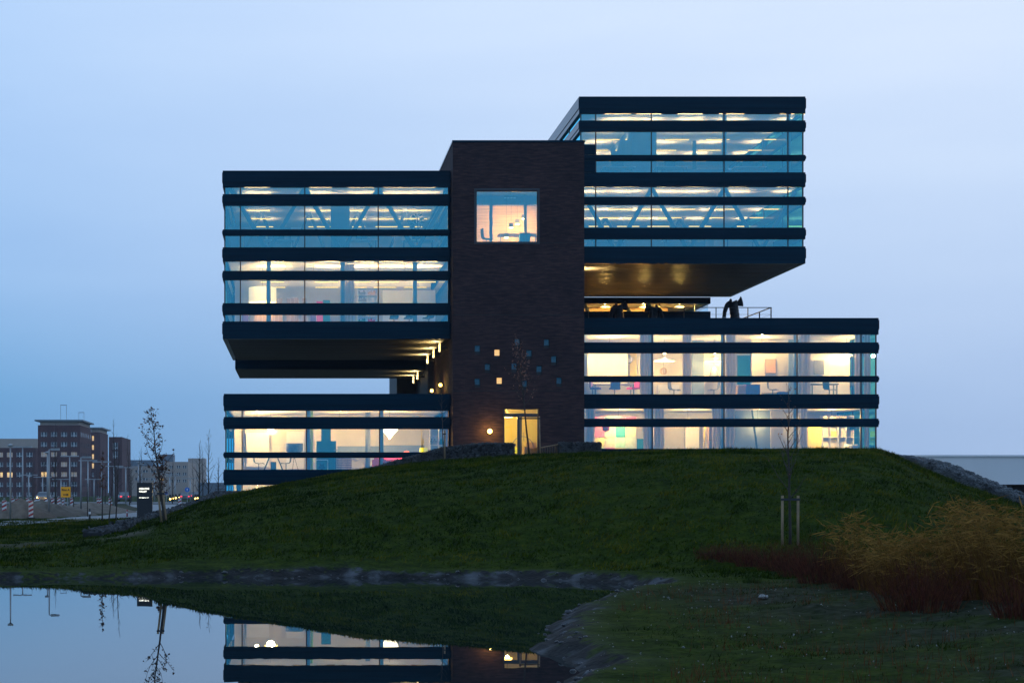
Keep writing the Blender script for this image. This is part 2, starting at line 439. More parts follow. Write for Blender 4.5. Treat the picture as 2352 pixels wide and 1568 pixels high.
bare = sstep(5.5, 8.5, GX)*(1-sstep(34, 39, GY)) * np.clip(.35 + 1.5*(fbm(GX*.5, GY*.9, 41)-.3), .2, 1)
dirt = sstep(96, 101, GY)*(1-sstep(190, 240, GY)) * np.clip(.2 + 1.7*(fbm(GX*.15, GY*.12, 51)-.25), 0, 1)
dirt = np.maximum(dirt, .8*np.clip(1 - np.abs(GY-54.5 - .06*GX)/1.1, 0, 1)*(GX < -4.5)*sstep(.3, .5, fbm(GX*.6, GY*.8, 61)))
def mat_ground():
    m = bpy.data.materials.new('grass_ground'); m.use_nodes = True; t = m.node_tree; b = t.nodes['Principled BSDF']
    co = N(t, 'ShaderNodeTexCoord')
    def noise(s, d=5, st=(1,1,1)):
        mpn = N(t, 'ShaderNodeMapping'); t.links.new(co.outputs['Object'], mpn.inputs[0]); mpn.inputs['Scale'].default_value = st
        n = N(t, 'ShaderNodeTexNoise'); t.links.new(mpn.outputs[0], n.inputs[0]); n.inputs['Scale'].default_value = s; n.inputs['Detail'].default_value = d; return n.outputs['Fac']
    g1 = ramp(t, noise(2.6), [(.36, (.013, .024, .0012)), (.55, (.025, .040, .0020)), (.75, (.042, .052, .0035))])
    g2 = ramp(t, noise(14), [(.3, (.5, .5, .5)), (.7, (1.4, 1.4, 1.3))])
    g = mixc(t, 1., g1, g2, 'MULTIPLY')
    md = ramp(t, noise(1.9, 9), [(.40, (.004, .004, .004)), (.53, (.015, .015, .015)), (.62, (.050, .052, .056)), (.75, (.085, .088, .095))])
    br = ramp(t, noise(4.5, 9), [(.34, (.006, .007, .004)), (.48, (.019, .020, .013)), (.58, (.034, .033, .025)), (.72, (.058, .056, .046))])
    dr = ramp(t, noise(.8, 6), [(.3, (.06, .045, .035)), (.7, (.13, .11, .09))])
    def at(n):
        a = N(t, 'ShaderNodeAttribute'); a.attribute_name = n; return a.outputs['Fac']
    c = mixc(t, at('dirt'), g, dr); c = mixc(t, at('bare'), c, br); mf = ramp(t, Ma(t, 'ADD', at('mud'), Ma(t, 'MULTIPLY', Ma(t, 'SUBTRACT', noise(5., 6), .5), 1.6)), [(.55, (0,0,0)), (.78, (1,1,1))]); c = mixc(t, mf, c, md)
    t.links.new(c, b.inputs['Base Color'])
    rr = Ma(t, 'SUBTRACT', .97, Ma(t, 'MULTIPLY', at('mud'), .17)); t.links.new(rr, b.inputs['Roughness'])
    t.links.new(Ma(t, 'ADD', .04, Ma(t, 'MULTIPLY', at('mud'), .10)), b.inputs['Specular IOR Level'])
    bn = N(t, 'ShaderNodeBump'); bn.inputs['Strength'].default_value = .8; bn.inputs['Distance'].default_value = .06
    t.links.new(noise(9, 8), bn.inputs['Height']); t.links.new(bn.outputs[0], b.inputs['Normal'])
    return m
ground = np_mesh('ground', verts, quads, mat_ground(), {'mud': mud.ravel(), 'bare': bare.ravel(), 'dirt': dirt.ravel()}, True)
ground['kind'] = 'structure'

def mat_water():
    m = bpy.data.materials.new('pond_water'); m.use_nodes = True; t = m.node_tree; b = t.nodes['Principled BSDF']
    b.inputs['Base Color'].default_value = (.006, .012, .014, 1); b.inputs['Roughness'].default_value = .0; b.inputs['IOR'].default_value = 1.36
    co = N(t, 'ShaderNodeTexCoord'); n = N(t, 'ShaderNodeTexNoise'); mpn = N(t, 'ShaderNodeMapping'); t.links.new(co.outputs['Object'], mpn.inputs[0])
    mpn.inputs['Scale'].default_value = (1, .6, 1); t.links.new(mpn.outputs[0], n.inputs[0]); n.inputs['Scale'].default_value = 1.3; n.inputs['Detail'].default_value = 3
    bn = N(t, 'ShaderNodeBump'); bn.inputs['Strength'].default_value = .05; bn.inputs['Distance'].default_value = .006
    t.links.new(n.outputs['Fac'], bn.inputs['Height']); t.links.new(bn.outputs[0], b.inputs['Normal'])
    return m
px0, py0 = POND.min(0) - 3; px1, py1 = POND.max(0) + 2
water = MB().quad((px0,py0,0), (px1,py0,0), (px1,py1,0), (px0,py1,0)).build('water', mat_water())
water['kind'] = 'structure'

# ---- grass blades (uncountable)
def mat_blade(name, a, b_, c):
    m = bpy.data.materials.new(name); m.use_nodes = True; t = m.node_tree; b = t.nodes['Principled BSDF']
    at = N(t, 'ShaderNodeAttribute'); at.attribute_name = 'tint'
    t.links.new(ramp(t, at.outputs['Fac'], [(0, a), (.5, b_), (1, c)]), b.inputs['Base Color'])
    b.inputs['Roughness'].default_value = 1.; b.inputs['Specular IOR Level'].default_value = .0
    return m
BLADE = mat_blade('grass_blade', (.008, .021, .0006), (.034, .056, .0020), (.110, .098, .0085))
def blades(name, n, xr, yr, hr, wr, keep, label_mat, lean=.5, wind=(.25, -.1)):
    x = rng.uniform(*xr, n); y = rng.uniform(yr[0]**.7, yr[1]**.7, n)**(1/.7)
    m = (x > (-CX-90)/F*y) & (x < (1672+90)/F*y)
    x, y = x[m], y[m]
    k = keep(x, y); m = rng.random(len(x)) < k
    x, y = x[m], y[m]; n = len(x)
    z = ground_z(x, y) - .01
    clump = fbm(x*2.1, y*2.1, 77); big = fbm(x*.45, y*.45, 78)
    h = rng.uniform(*hr, n)*(.3 + 2.6*np.clip(clump-.25, 0, .6))*(1 + .5*(rng.random(n) < .03)); w = rng.uniform(*wr, n)
    a = rng.uniform(0, 2*np.pi, n)
    lx = rng.normal(0, lean, n)*h + wind[0]*h; ly = rng.normal(0, lean, n)*h + wind[1]*h
    v = np.empty((n, 3, 3))
    v[:,0] = np.stack([x-np.cos(a)*w, y-np.sin(a)*w, z], 1)
    v[:,1] = np.stack([x+np.cos(a)*w, y+np.sin(a)*w, z], 1)
    v[:,2] = np.stack([x+lx, y+ly, z+h], 1)
    streak = fbm(x*.9+y*.5, y*1.6-x*.5, 79)
    tint = np.clip(-.02 + 1.5*(big-.30) + 1.6*(streak-.42) + rng.normal(0, .14, n) + .9*(clump-.45), 0, 1)
    o = np_mesh(name, v.reshape(-1,3), np.arange(n*3).reshape(-1,3), label_mat, {'tint': np.repeat(tint, 3)}, False, 3)
    o['kind'] = 'stuff'
    return o
def keep_hill(x, y):
    d = pond_dist(x, y)
    k = sstep(.7, 2.2, d + 1.2*(fbm(x*.9, y*.9, 5)-.5))
    k = k*np.where((x > 6) & (y < 40), .25*sstep(.42, .6, fbm(x*.7, y*.7, 12)), 1)
    k = k*np.where((y > 84.8) & (x > -4), 0, 1)
    k = k*np.where((x < -4.5) & (np.abs(y-54.5-.06*x) < .9), .25, 1)
    return k*(.35 + 1.1*fbm(x*1.1, y*1.1, 8))
g1 = tag(blades('lawn_grass', 560000, (-26, 44), (40, 88), (.05, .12), (.012, .026), keep_hill, BLADE), 'short green lawn grass covering the mound', 'grass')
def keep_bank(x, y):
    d = pond_dist(x, y)
    return sstep(.5, 1.6, d)*(x > 3)*(.05 + .95*sstep(.46, .62, fbm(x*.8, y*1.1, 15)))
BLADE2 = mat_blade('bank_grass_blade', (.010, .020, .002), (.020, .032, .004), (.060, .050, .014))
g2 = tag(blades('bank_grass', 150000, (3, 30), (13, 41), (.03, .075), (.004, .009), keep_bank, BLADE2, .6), 'sparse dark grass growing on the muddy near bank', 'grass')

# path + far road
def ribbon(name, pts, mat, lift=.03, w=None):
    v, q = [], []
    for i, (a, b) in enumerate(pts):
        for p in (a, b): v.append((p[0], p[1], gz(p[0], p[1]) + lift))
        if i: q.append((2*i-2, 2*i-1, 2*i+1, 2*i))
    o = MB().add(v, q).build(name, mat); o['kind'] = 'structure'; return o
pk = [((-12.4,73.3),(-13.4,74.6)),((-11.5,78),(-14.2,84)),((-10.2,85),(-13,92)),((-8.6,94),(-11.8,105)),((-8,110),(-11.2,119)),((-9,140),(-13,145)),((-14,203),(-20,203))]
pp = []
for (a, b), (c, d) in zip(pk[:-1], pk[1:]):
    for k in range(12):
        f_ = k/12; pp.append(tuple(tuple(p[i]*(1-f_)+q[i]*f_ for i in (0,1)) for p, q in ((a, c), (b, d))))
ribbon('footpath', pp, PAVE, .035)
rp = [((x, 205 + .02*x), (x, 245 + .02*x)) for x in np.linspace(-300, 300, 40)]
ribbon('road', rp, ASPH, .06)

# ------------------------------------------------------------------ the office building
B = thing('office_building', 'stacked office building of black-banded glass blocks around a dark brick tower', 'building', (12.4, 92, 0))
def part(name, mb, mat, parent=B, smooth=False): return mb.build(name, mat, parent, smooth, True)
T_BAND = .22
def band(x0, x1, y0, y1, zt, zb, lip=True):
    m = MB().ring(x0, x1, y0, y1, zb, zt, T_BAND)
    if lip and zt - zb > .2:
        h = min(.10, (zt-zb)*.22)
        m.ring(x0-.028, x1+.028, y0-.028, y1+.028, zb + (zt-zb)*.30, zt - h, .1)
    return part('fascia_band', m, BAND)
def glaze(x0, x1, y0, y1, zt, zb, mull_px, sides='LR', side_y1=None):
    """one strip of windows: mullions on the front plane + each pane; sides get panes as well"""
    g = .10
    xs = [x0+g] + [XA(p) for p in mull_px] + [x1-g]
    w = part('window', MB().box(x0+g+.04, x1-g-.04, y0+g-.03, y0+g+.05, zb-.03, zb+.012), MULL)
    for x in xs[1:-1]: part('mullion', MB().box(x-.028, x+.028, y0+g-.03, y0+g+.05, zb+.012, zt+.01), MULL, w)
    ys = list(np.arange(y0+g, (side_y1 or y1)-g+.01, 3.55)); ys[-1] = (side_y1 or y1)-g
    for s in sides:
        x = x0+g if s == 'L' else x1-g
        for y in ys[1:-1]: part('mullion', MB().box(x-.03, x+.03, y-.028, y+.028, zb-.01, zt+.01), MULL, w)
        part('mullion', MB().box(x-.03, x+.03, y0+g-.03, y0+g+.03, zb-.01, zt+.01), MULL, w)
    for a, b in zip(xs[:-1], xs[1:]):
        part('pane', MB().quad((a+.026, y0+g, zb), (b-.026, y0+g, zb), (b-.026, y0+g, zt), (a+.026, y0+g, zt)), GLASS, w)
    for s in sides:
        x = x0+g if s == 'L' else x1-g
        for a, b in zip(ys[:-1], ys[1:]):
            part('pane', MB().quad((x, a+.03, zb), (x, b-.03, zb), (x, b-.03, zt), (x, a+.03, zt)), GLASS, w)
    return w
def block(x0, x1, y0, y1, rows, mulls, sides, first_right=None):
    """rows: list of (kind, y_top, y_bottom) in photo units"""
    for k, a, b in rows:
        if k == 'b': band(x0, x1, y0, y1, ZA(a), ZA(b))
        else: glaze(x0, x1, y0, y1, ZA(a)+.01, ZA(b)-.01, mulls, sides)
XT0, XT1 = XA(1040, 84), XA(1342, 84)          # the tower's sides
YT = 84.0
UL = (XA(511.5), XT0-.02, 85., 98.9); LL = (XA(514), XT0-.02, 85., 100.)
UR = (XA(1330), XA(1850), 85., 99.6); LR = (XT1+.02, XA(2018), 85., 100.)
rUL = [('b',392,430),('g',430,446),('b',446,472),('g',472,527),('b',527,541),('g',541,568),('b',568,600),('g',600,622),('b',622,643),('g',643,696),('b',696,723),('g',723,738),('b',738,778)]
rLL = [('b',904,943),('g',943,957),('b',957,985),('g',985,1038),('b',1038,1051),('g',1051,1078),('b',1078,1113),('g',1113,1134),('b',1134,1160)]
rUR = [('b',222,261),('g',261,277),('b',277,302),('g',302,356),('b',356,369),('g',369,396),('b',396,429),('g',429,452),('b',452,470),('g',470,523),('b',523,549),('g',549,566),('b',566,605)]
rLR = [('b',730,768),('g',768,786),('b',786,811),('g',811,863),('b',863,877),('g',877,905),('b',905,938),('g',938,961),('b',961,980),('g',980,1030),('b',1030,1062)]
block(*UL, rUL, (552, 700, 869), 'L'); block(*LL, rLL, (556, 704, 872), 'L')
block(*UR, rUR, (1369, 1497, 1664, 1811), 'LR'); block(*LR, rLR, (1499, 1664, 1832, 1979), 'R')
# slabs: roofs, floors, ceilings
def slab(bx, z0, z1, mat=CEIL, name='floor_slab', y1=None, ins=.24):
    return part(name, MB().box(bx[0]+ins, bx[1]-ins, bx[2]+ins, (y1 or bx[3])-ins, z0, z1), mat)
def floorfin(bx, z, y1=None):
    return part('floor', MB().box(bx[0]+.26, bx[1]-.26, bx[2]+.26, (y1 or bx[3])-.26, z, z+.02), FLOOR)
LEV = {}
for nm_, bx, ytop, ceil_y, floor_y in (('ULA',UL,392,427,572),('ULB',UL,568,597,742),('URA',UR,222,258,400),('URB',UR,396,426,570),
                                    ('LRA',LR,730,765,909),('LRB',LR,905,935,1076),('LLA',LL,904,940,1082),('LLB',LL,1078,1110,1190)):
    zc, zf = ZA(ceil_y), ZA(floor_y)
    zt = ZA(ytop)-.08
    if nm_ in ('ULA','URA','LRA','LLA'): slab(bx, zc, zt, CEIL, 'roof_slab'); part('roof', MB().box(bx[0]+.23, bx[1]-.23, 85.23, bx[3]-.23, zt, zt+.03), CORE)
    LEV[nm_] = (bx, zf, zc)
for up, lo in (('ULA','ULB'),('URA','URB'),('LRA','LRB'),('LLA','LLB')):
    slab(LEV[up][0], LEV[lo][2], LEV[up][1]-.02); floorfin(LEV[up][0], LEV[up][1]-.02)
for lo in ('LRB','LLB'):
    slab(LEV[lo][0], LEV[lo][1]-.4, LEV[lo][1]-.02); floorfin(LEV[lo][0], LEV[lo][1]-.02)
for lo, zs in (('ULB', 778), ('URB', 605)):
    slab(LEV[lo][0], ZA(zs)+.10, LEV[lo][1]-.02); floorfin(LEV[lo][0], LEV[lo][1]-.02)
# soffits: long metal panels with open joints
def soffit(x0, x1, y0, y1, z, n):
    s = part('soffit', MB().box(x0+.23, x1-.23, y0+.23, y1-.23, z+.05, z+.09), CORE)
    d = (y1-y0-.46)/n
    for i in range(n):
        part('soffit_panel', MB().box(x0+.24, x1-.24, y0+.23+i*d+.03, y0+.23+(i+1)*d-.03, z+.002, z+.045), SOFFIT, s)
soffit(*UL, ZA(778), 8); soffit(*UR, ZA(605), 8)
# back walls of the office floors (glazed look is hidden from the front)
def bwall(bx, zf, zc, y, mat, xa=None, xb=None, name='interior_wall'):
    return part(name, MB().box(bx[0]+.3 if xa is None else xa, bx[1]-.3 if xb is None else xb, y, y+.12, zf+.005, zc-.005), mat)
for k, y, m_ in (('ULA',98.3,WALLC),('ULB',93.5,WALLC),('URA',98.9,WALLC),('URB',98.9,WALLC),('LRA',91.0,WALLC),('LRB',90.6,WALLC),('LLA',91.2,WALLC),('LLB',90.,WALLC)):
    bx, zf, zc = LEV[k]; bwall(bx, zf, zc, y, m_)
# end panels beside the tower, notch panels at the tower's top right
part('end_panel', MB().box(XA(1029), XT0-.021, 85.05, 85.3, ZA(774), ZA(396)), BAND)
part('end_panel', MB().box(XA(1031), XT0-.021, 85.05, 85.3, ZA(1150), ZA(908)), BAND)
for a, b in ((332, 355), (370, 395)):
    part('blind_panel', MB().box(XT1+.005, XA(1369)-.03, 85.02, 85.09, ZA(b), ZA(a)), BAND)
# second, lower block behind the upper left one
x2, y2a, y2b = -3.56, 101.3, 109.0
z2 = 9.40
part('rear_block', MB().box(x2, XT0-.02, y2a, y2b, z2+.05, z2+7), BAND)
s = part('soffit', MB().box(x2+.02, XT0-.02, y2a+.02, y2b-.02, z2+.02, z2+.05), CORE)
for i in range(5):
    d = (y2b-y2a)/5
    part('soffit_panel', MB().box(x2+.02, XT0-.05, y2a+i*d+.03, y2a+(i+1)*d-.03, z2-.02, z2+.018), SOFFIT, s)
part('core_wall', MB().box(6.35, 14, 109.3, 118, 2, 14), CORE)
part('core_wall', MB().box(XT0+.02, XT1-.02, 100.2, 109.2, 2, 17), CORE)

# ---- brick tower
ZT = H + (CY-324)/F*YT
def TX(px): return XA(px, YT)
def TZ(py): return ZA(py, YT)
holes = [(TX(1093), TX(1236), TZ(557), TZ(437))]                       # big window
DOOR = (TX(1156), TX(1237), TZ(1052), TZ(938)); holes.append(DOOR)
nich = [(367,370,0),(560,410,1),(757,305,2),(1045,310,0),(873,415,0),(1117,475,0),(466,550,0),(727,545,2),(973,570,0),(367,695,0),(582,685,1),(828,715,2),(1168,685,0)]
NW, NH = .262, .44
nz_ = []
for cx_, cy_, k in nich:
    X, Z = TX((1100+cx_/3.919)/1.0884), TZ((780+cy_/3.919)/1.0884)
    nz_.append((X, Z, k)); holes.append((X-NW/2, X+NW/2, Z-NH/2, Z+NH/2))
def holed(x0, x1, z0, z1, y, depth, hs):
    xs = sorted({x0, x1, *[h[0] for h in hs], *[h[1] for h in hs]}); zs = sorted({z0, z1, *[h[2] for h in hs], *[h[3] for h in hs]})
    m = MB()
    for a, b in zip(xs[:-1], xs[1:]):
        for c, d in zip(zs[:-1], zs[1:]):
            mx_, mz_ = (a+b)/2, (c+d)/2
            if any(h[0] < mx_ < h[1] and h[2] < mz_ < h[3] for h in hs): continue
            m.quad((a,y,c),(b,y,c),(b,y,d),(a,y,d)); m.quad((b,y+depth,c),(a,y+depth,c),(a,y+depth,d),(b,y+depth,d))
    for a, b, c, d in hs:
        m.quad((a,y,c),(a,y+depth,c),(a,y+depth,d),(a,y,d)); m.quad((b,y+depth,c),(b,y,c),(b,y,d),(b,y+depth,d))
        m.quad((a,y,d),(a,y+depth,d),(b,y+depth,d),(b,y,d)); m.quad((a,y+depth,c),(a,y,c),(b,y,c),(b,y+depth,c))
    return m
TW = part('tower_wall', holed(XT0, XT1, 1.5, ZT, YT, .34, holes), BRICK)
m = MB().quad((XT0,YT,1.5),(XT0,100,1.5),(XT0,100,ZT),(XT0,YT,ZT))
m.quad((XT1,100,1.5),(XT1,YT,1.5),(XT1,YT,ZT),(XT1,100,ZT)).quad((XT1,100,1.5),(XT0,100,1.5),(XT0,100,ZT),(XT1,100,ZT))
part('tower_wall', m, BRICK)
part('tower_roof', MB().box(XT0+.36, XT1-.02, YT+.36, 99.9, ZT-.3, ZT-.1), CORE)
part('parapet_cap', MB().ring(XT0-.03, XT1+.03, YT-.03, 100.03, ZT-.07, ZT+.03, .42), BAND)
for py in (557.5, 723, 897):       # movement joints
    part('movement_joint', MB().box(XT0, XT1, YT-.004, YT-.001, TZ(py)-.012, TZ(py)+.008), CORE)
# big window
a, b, c, d = holes[0]
W1 = part('window', MB().box(a, a+.05, YT+.05, YT+.15, c, d).box(b-.05, b, YT+.05, YT+.15, c, d).box(a+.05, b-.05, YT+.05, YT+.15, d-.06, d).box(a+.05, b-.05, YT+.05, YT+.15, c, c+.05), MULL)
part('pane', MB().quad((a+.05,YT+.1,c+.05),(b-.05,YT+.1,c+.05),(b-.05,YT+.1,d-.06),(a+.05,YT+.1,d-.06)), GLASS, W1)
part('window_surround', MB().ring(0,0,0,0,0,0,0) if False else MB().box(a-.07,a-.002,YT-.03,YT-.002,c-.07,d+.08).box(b+.002,b+.07,YT-.03,YT-.002,c-.07,d+.08).box(a-.002,b+.002,YT-.03,YT-.002,d+.002,d+.08).box(a-.002,b+.002,YT-.03,YT-.002,c-.07,c-.002), MULL, W1)
# tower room behind it
zf, zc = c-.02, d+.12
part('tower_room_floor', MB().box(XT0+.01, XT1-.01, YT+.35, 91, zf-.2, zf), FLOOR)
part('tower_room_ceiling', MB().box(XT0+.01, XT1-.01, YT+.35, 91, zc, zc+.2), WALLB)
LAM = pm('lamella_wood', (.62, .43, .20), .6, .25, 3, stretch=(.3, 1, 14))
part('interior_wall', MB().box(XT0+.02, XT1-.02, 89.2, 89.3, zf, zc-.01), LAM)
for p in (1128, 1207): part('column', MB().box(TX(p)*86/84-.07, TX(p)*86/84+.07, 86, 86.14, zf, zc), WALLB)
part('ceiling_beam', MB().box(XT0+.1, XT1-.1, 86.3, 86.5, zc-.42, zc-.01), WALLB)
TOWER_ROOM = (zf, zc)
# small niche windows
NLIT = pm('niche_lit', (.7, .5, .25), .6, .5, 30, emit=(1, .55, .18), est=1.1)
NGREY = pm('niche_grey', (.13, .14, .17), .5, .2, 8)
NDIM = pm('niche_screen', (.16, .17, .20), .6, .5, 30)
for X, Z, k in nz_:
    w = part('niche_window', MB().box(X-NW/2+.002, X+NW/2-.002, YT+.12, YT+.2, Z-NH/2+.002, Z-NH/2+.15), DARK)
    part('niche_back', MB().quad((X-NW/2,YT+.20,Z-NH/2+.15),(X+NW/2,YT+.20,Z-NH/2+.15),(X+NW/2,YT+.20,Z+NH/2),(X-NW/2,YT+.20,Z+NH/2)), NLIT if k == 1 else NDIM if k == 2 else NGREY, w)
    part('pane', MB().quad((X-NW/2,YT+.13,Z-NH/2+.15),(X+NW/2,YT+.13,Z-NH/2+.15),(X+NW/2,YT+.13,Z+NH/2),(X-NW/2,YT+.13,Z+NH/2)), GLASS2, w)
# door with transom
a, b, c, d = DOOR
zt0, zt1 = TZ(957), TZ(950)
DR = part('door', MB().box(a, a+.07, YT+.1, YT+.2, c, d).box(b-.04, b, YT+.1, YT+.2, c, d).box(a+.07, b-.04, YT+.1, YT+.2, zt0, zt1+.02).box(a+.07, b-.04, YT+.1, YT+.2, d-.03, d)
          .box(TX(1189), TX(1199), YT+.1, YT+.2, c, zt0), MULL)
for u, v, e, f_ in ((a+.07, TX(1189), c, zt0), (TX(1199), b-.04, c, zt0), (a+.07, b-.04, zt1+.02, d-.03)):
    part('pane', MB().quad((u,YT+.15,e),(v,YT+.15,e),(v,YT+.15,f_),(u,YT+.15,f_)), GLASS2, DR)
part('handle', MB().tube([(TX(1201)+.05,YT+.06,c+.85),(TX(1201)+.05,YT+.06,c+1.25)], .012, 6), GREYM, DR)
YLOB = pm('lobby_plaster', (.80, .60, .16), .8, .05, 1)
part('interior_wall', MB().box(XT0+.4, XT1-.4, 88.3, 88.4, 3.9, 6.5), YLOB)
part('lobby_floor', MB().box(XT0+.4, XT1-.4, YT+.35, 88.4, 3.7, 3.9), FLOOR)
part('lobby_ceiling', MB().box(XT0+.4, XT1-.4, YT+.35, 88.4, 6.5, 6.6), CEIL)

# ---- recessed storey on the right terrace
YR = 99.7
xr0, xr1 = XT1+.02, XA(1632, YR)
zr = lambda py: ZA(py, YR)
part('fascia_band', MB().box(xr0, xr1, YR, YR+.25, zr(697), zr(682)-.02).box(xr1-.25, xr1, YR+.25, YR+8, zr(697), zr(682)-.02), BAND)
part('fascia_band', MB().box(xr0, xr1, YR, YR+.25, zr(750), zr(715)).box(xr1-.25, xr1, YR+.25, YR+8, zr(750), zr(715)), BAND)
m = MB()
for p in (1428, 1516, 1597): m.box(XA(p,YR)-.03, XA(p,YR)+.03, YR+.08, YR+.14, zr(715), zr(697))
wr_ = part('window', m, MULL)
xs = [xr0, XA(1428,YR), XA(1516,YR), XA(1597,YR), xr1-.08]
for a, b in zip(xs[:-1], xs[1:]):
    part('pane', MB().quad((a+.03,YR+.11,zr(715)),(b-.03,YR+.11,zr(715)),(b-.03,YR+.11,zr(697)),(a+.03,YR+.11,zr(697))), GLASS, wr_)
part('interior_wall', MB().box(xr0, xr1-1.6, YR+4, YR+4.1, 10.4, 13.3), WOODL)
part('floor_slab', MB().box(xr0, xr1-.26, YR+.26, YR+7.7, 10.2, 10.4), FLOOR)
part('roof_slab', MB().box(xr0, xr1-.26, YR+.26, YR+7.7, zr(690), zr(683)), CEIL)
for p0, p1 in ((1352,1370),(1440,1475),(1500,1520)):      # slanted struts behind that glass
    part('brace', MB().tube([(XA(p0-8,YR),YR+.5,zr(690)),(XA(p1-8,YR),YR+.5,zr(735))], .12, 4), CORE)

# ---- trusses (V braces) and columns behind the glass
def truss(bx, zt, zb, apex, valley, y, w=.12):
    pts = sorted([(p, zt) for p in apex] + [(p, zb) for p in valley])
    for (p, z0), (q, z1) in zip(pts[:-1], pts[1:]):
        xa, xb = XA(p, y), XA(q, y)
        lo, hi = bx[0]+.3, bx[1]-.3
        if xb < lo or xa > hi: continue
        def cl(x): return z0 + (z1-z0)*(x-xa)/(xb-xa)
        u, v = max(xa, lo), min(xb, hi)
        part('brace', MB().tube([(u, y, cl(u)), (v, y, cl(v))], w, 4), STEEL)
bx, zf, zc = LEV['URB']; truss(bx, zc, zf, (1330,1497,1664,1831), (1414,1580,1747,1914), 85.75); truss(bx, zc, zf, (1390,1560,1730), (1305,1475,1645,1815), 95, .1)
bx, zf, zc = LEV['ULA']; truss(bx, zc, zf, (530,700,869,1038), (445,615,785,954), 85.75); truss(bx, zc, zf, (600,710,820,930), (545,655,765,875,985), 93, .09)
def cols(k, pxs, y=85.9, r=.11, mat=STEEL):
    bx, zf, zc = LEV[k]
    for p in pxs: part('column', MB().tube([(XA(p,y),y,zf),(XA(p,y),y,zc)], r, 10), mat, B, True)
cols('ULB', (617, 787, 953)); cols('URA', (1664, 1811)); cols('URA', (1595, 1755), 92); cols('LRA', (1496, 1660, 1827), 85.7, .1); cols('LRB', (1496, 1660, 1827), 85.7, .1); cols('LLA', (708, 876), 85.7, .1); cols('LLA', (845,), 88, .13, STEEL); cols('LLB', (549,), 85.6, .12, CORE)
cols('LRA', (1978,), 85.7, .08); cols('LRB', (1978,), 85.7, .08)
# dark partitions seen on the upper left office floor, service core on the upper right one
bx, zf, zc = LEV['ULA']
for p0, p1, y, m_ in ((760,803,87.2,WALLB),(516,548,90,WALLB),(615,668,90.5,WALLB),(905,1028,92,WALLC),(560,610,93,WALLB)):
    part('partition', MB().box(XA(p0,y), XA(p1,y), y, y+.1, zf, zf+(2.75 if p0==760 else 1.9)), m_)
bx, zf, zc = LEV['URA']
part('partition', MB().box(XA(1452,88), XA(1508,88), 88, 94, zf, zc-.02), WALLB)
part('partition', MB().box(XA(1380,92), XA(1450,92), 92, 92.1, zf, zf+1.6), WALLB)
part('partition', MB().box(XA(1520,90.5), XA(1790,90.5), 90.5, 90.6, zf, zf+1.25), WALLB)
bx, zf, zc = LEV['URB']
part('partition', MB().box(XA(1350,91), XA(1620,91), 91, 91.1, zf, zf+1.35), WALLB)
part('partition', MB().box(XA(1640,90), XA(1800,90), 90, 90.1, zf, zf+1.1), WALLC)

# ------------------------------------------------------------------ fittings and furniture seen through the glass
KI = 10.0
def tube_lamp(loc, w, label, group, length=1.25):
    t = thing('tube_lamp', label, 'lamp', loc, 0, group)
    MB().box(-length/2, length/2, -.035, .035, .02, .05).build('housing', GREYM, t)
    MB().tube([(-length/2+.02,0,0),(length/2-.02,0,0)], .022, 6).build('tube', GLOWT, t)
    MB().tube([(-.3,0,.05),(-.3,0,.45)], .004, 4).tube([(.3,0,.05),(.3,0,.45)], .004, 4).build('wire', GREYM, t)
    bulb(t, (0,0,.055), w, (1, .70, .32), typ='AREA', size=(length, .06), rot=(math.pi,0,0))
    return t
first = {}
def tubes(key, pxs, ys, w, label, group, drop=.45):
    bx, zf, zc = LEV[key]
    for y in ys:
        for p in pxs:
            x = XA(p) + (y-87)*.0
            x += random.uniform(-.15, .15)
            if 'p' not in first or first.get('w') != w:
                first['p'] = tube_lamp((x, y, zc-drop), w, label, group); first['w'] = w
            else: dup(first['p'], (x, y, zc-drop), 0, label, group)
tubes('URA', (1435, 1510, 1600, 1705, 1840), (86.6, 89.4, 92.2, 95.2), 20, 'slim yellow tube lamp hanging under the ceiling of the topmost office floor', 'tube lamps on the topmost floor')
tubes('URB', (1370, 1460, 1535, 1615, 1715, 1840), (86.7, 89.4, 92.2, 95.2), 20.01, 'slim yellow tube lamp hanging above the soffit block among the V braces', 'tube lamps among the right braces')
tubes('ULA', (592, 735, 832, 910, 975), (86.9, 89.6, 92.4, 95.2), 17, 'slim yellow tube lamp hanging on the braced floor left of the brick tower', 'tube lamps among the left braces')
tubes('ULB', (620, 760, 830, 900, 985), (87.4, 90.2, 92.6), 60, 'slim yellow tube lamp hanging on the floor with the big drum lamp', 'tube lamps on the drum lamp floor')

def shade_lamp(name, prof, loc, label, mat_shade, drop, watts, cat='pendant lamp', glow=True, color=(1,.63,.21), group=None):
    t = thing(name, label, cat, loc, 0, group)
    MB().lathe(prof, 18).build('shade', mat_shade, t, True)
    if drop: MB().tube([(0,0,prof[-1][1]-.02),(0,0,drop)], .008, 5).build('cord', DARK, t)
    if glow: MB().ball((0,0,prof[0][1]+.06), .05, 8, 6).build('globe', GLOWW, t)
    if watts:
        bulb(t, (0,0,prof[0][1]-.02), watts*.62, color, .08)
        if drop and drop-prof[-1][1] > .12: bulb(t, (.03,0,prof[-1][1]+.06), watts*.38, color, .05)  # extra light added above the shade to brighten the ceiling
    return t
DISC = [(.50,0),(.48,.05),(.30,.10),(.10,.13),(.02,.15)]
BELL = [(.17,0),(.16,.04),(.10,.10),(.06,.2),(.02,.24)]
SAUC = [(.42,0),(.38,.05),(.18,.10),(.14,.2),(.03,.22)]
DRUM = [(.70,0),(.70,.74)]
ONION = [(.02,-.62),(.10,-.5),(.26,-.34),(.40,-.2),(.44,-.05),(.40,.06),(.2,.12),(.02,.13)]
CONE = [(.28,0),(.20,.62),(.19,.62)]

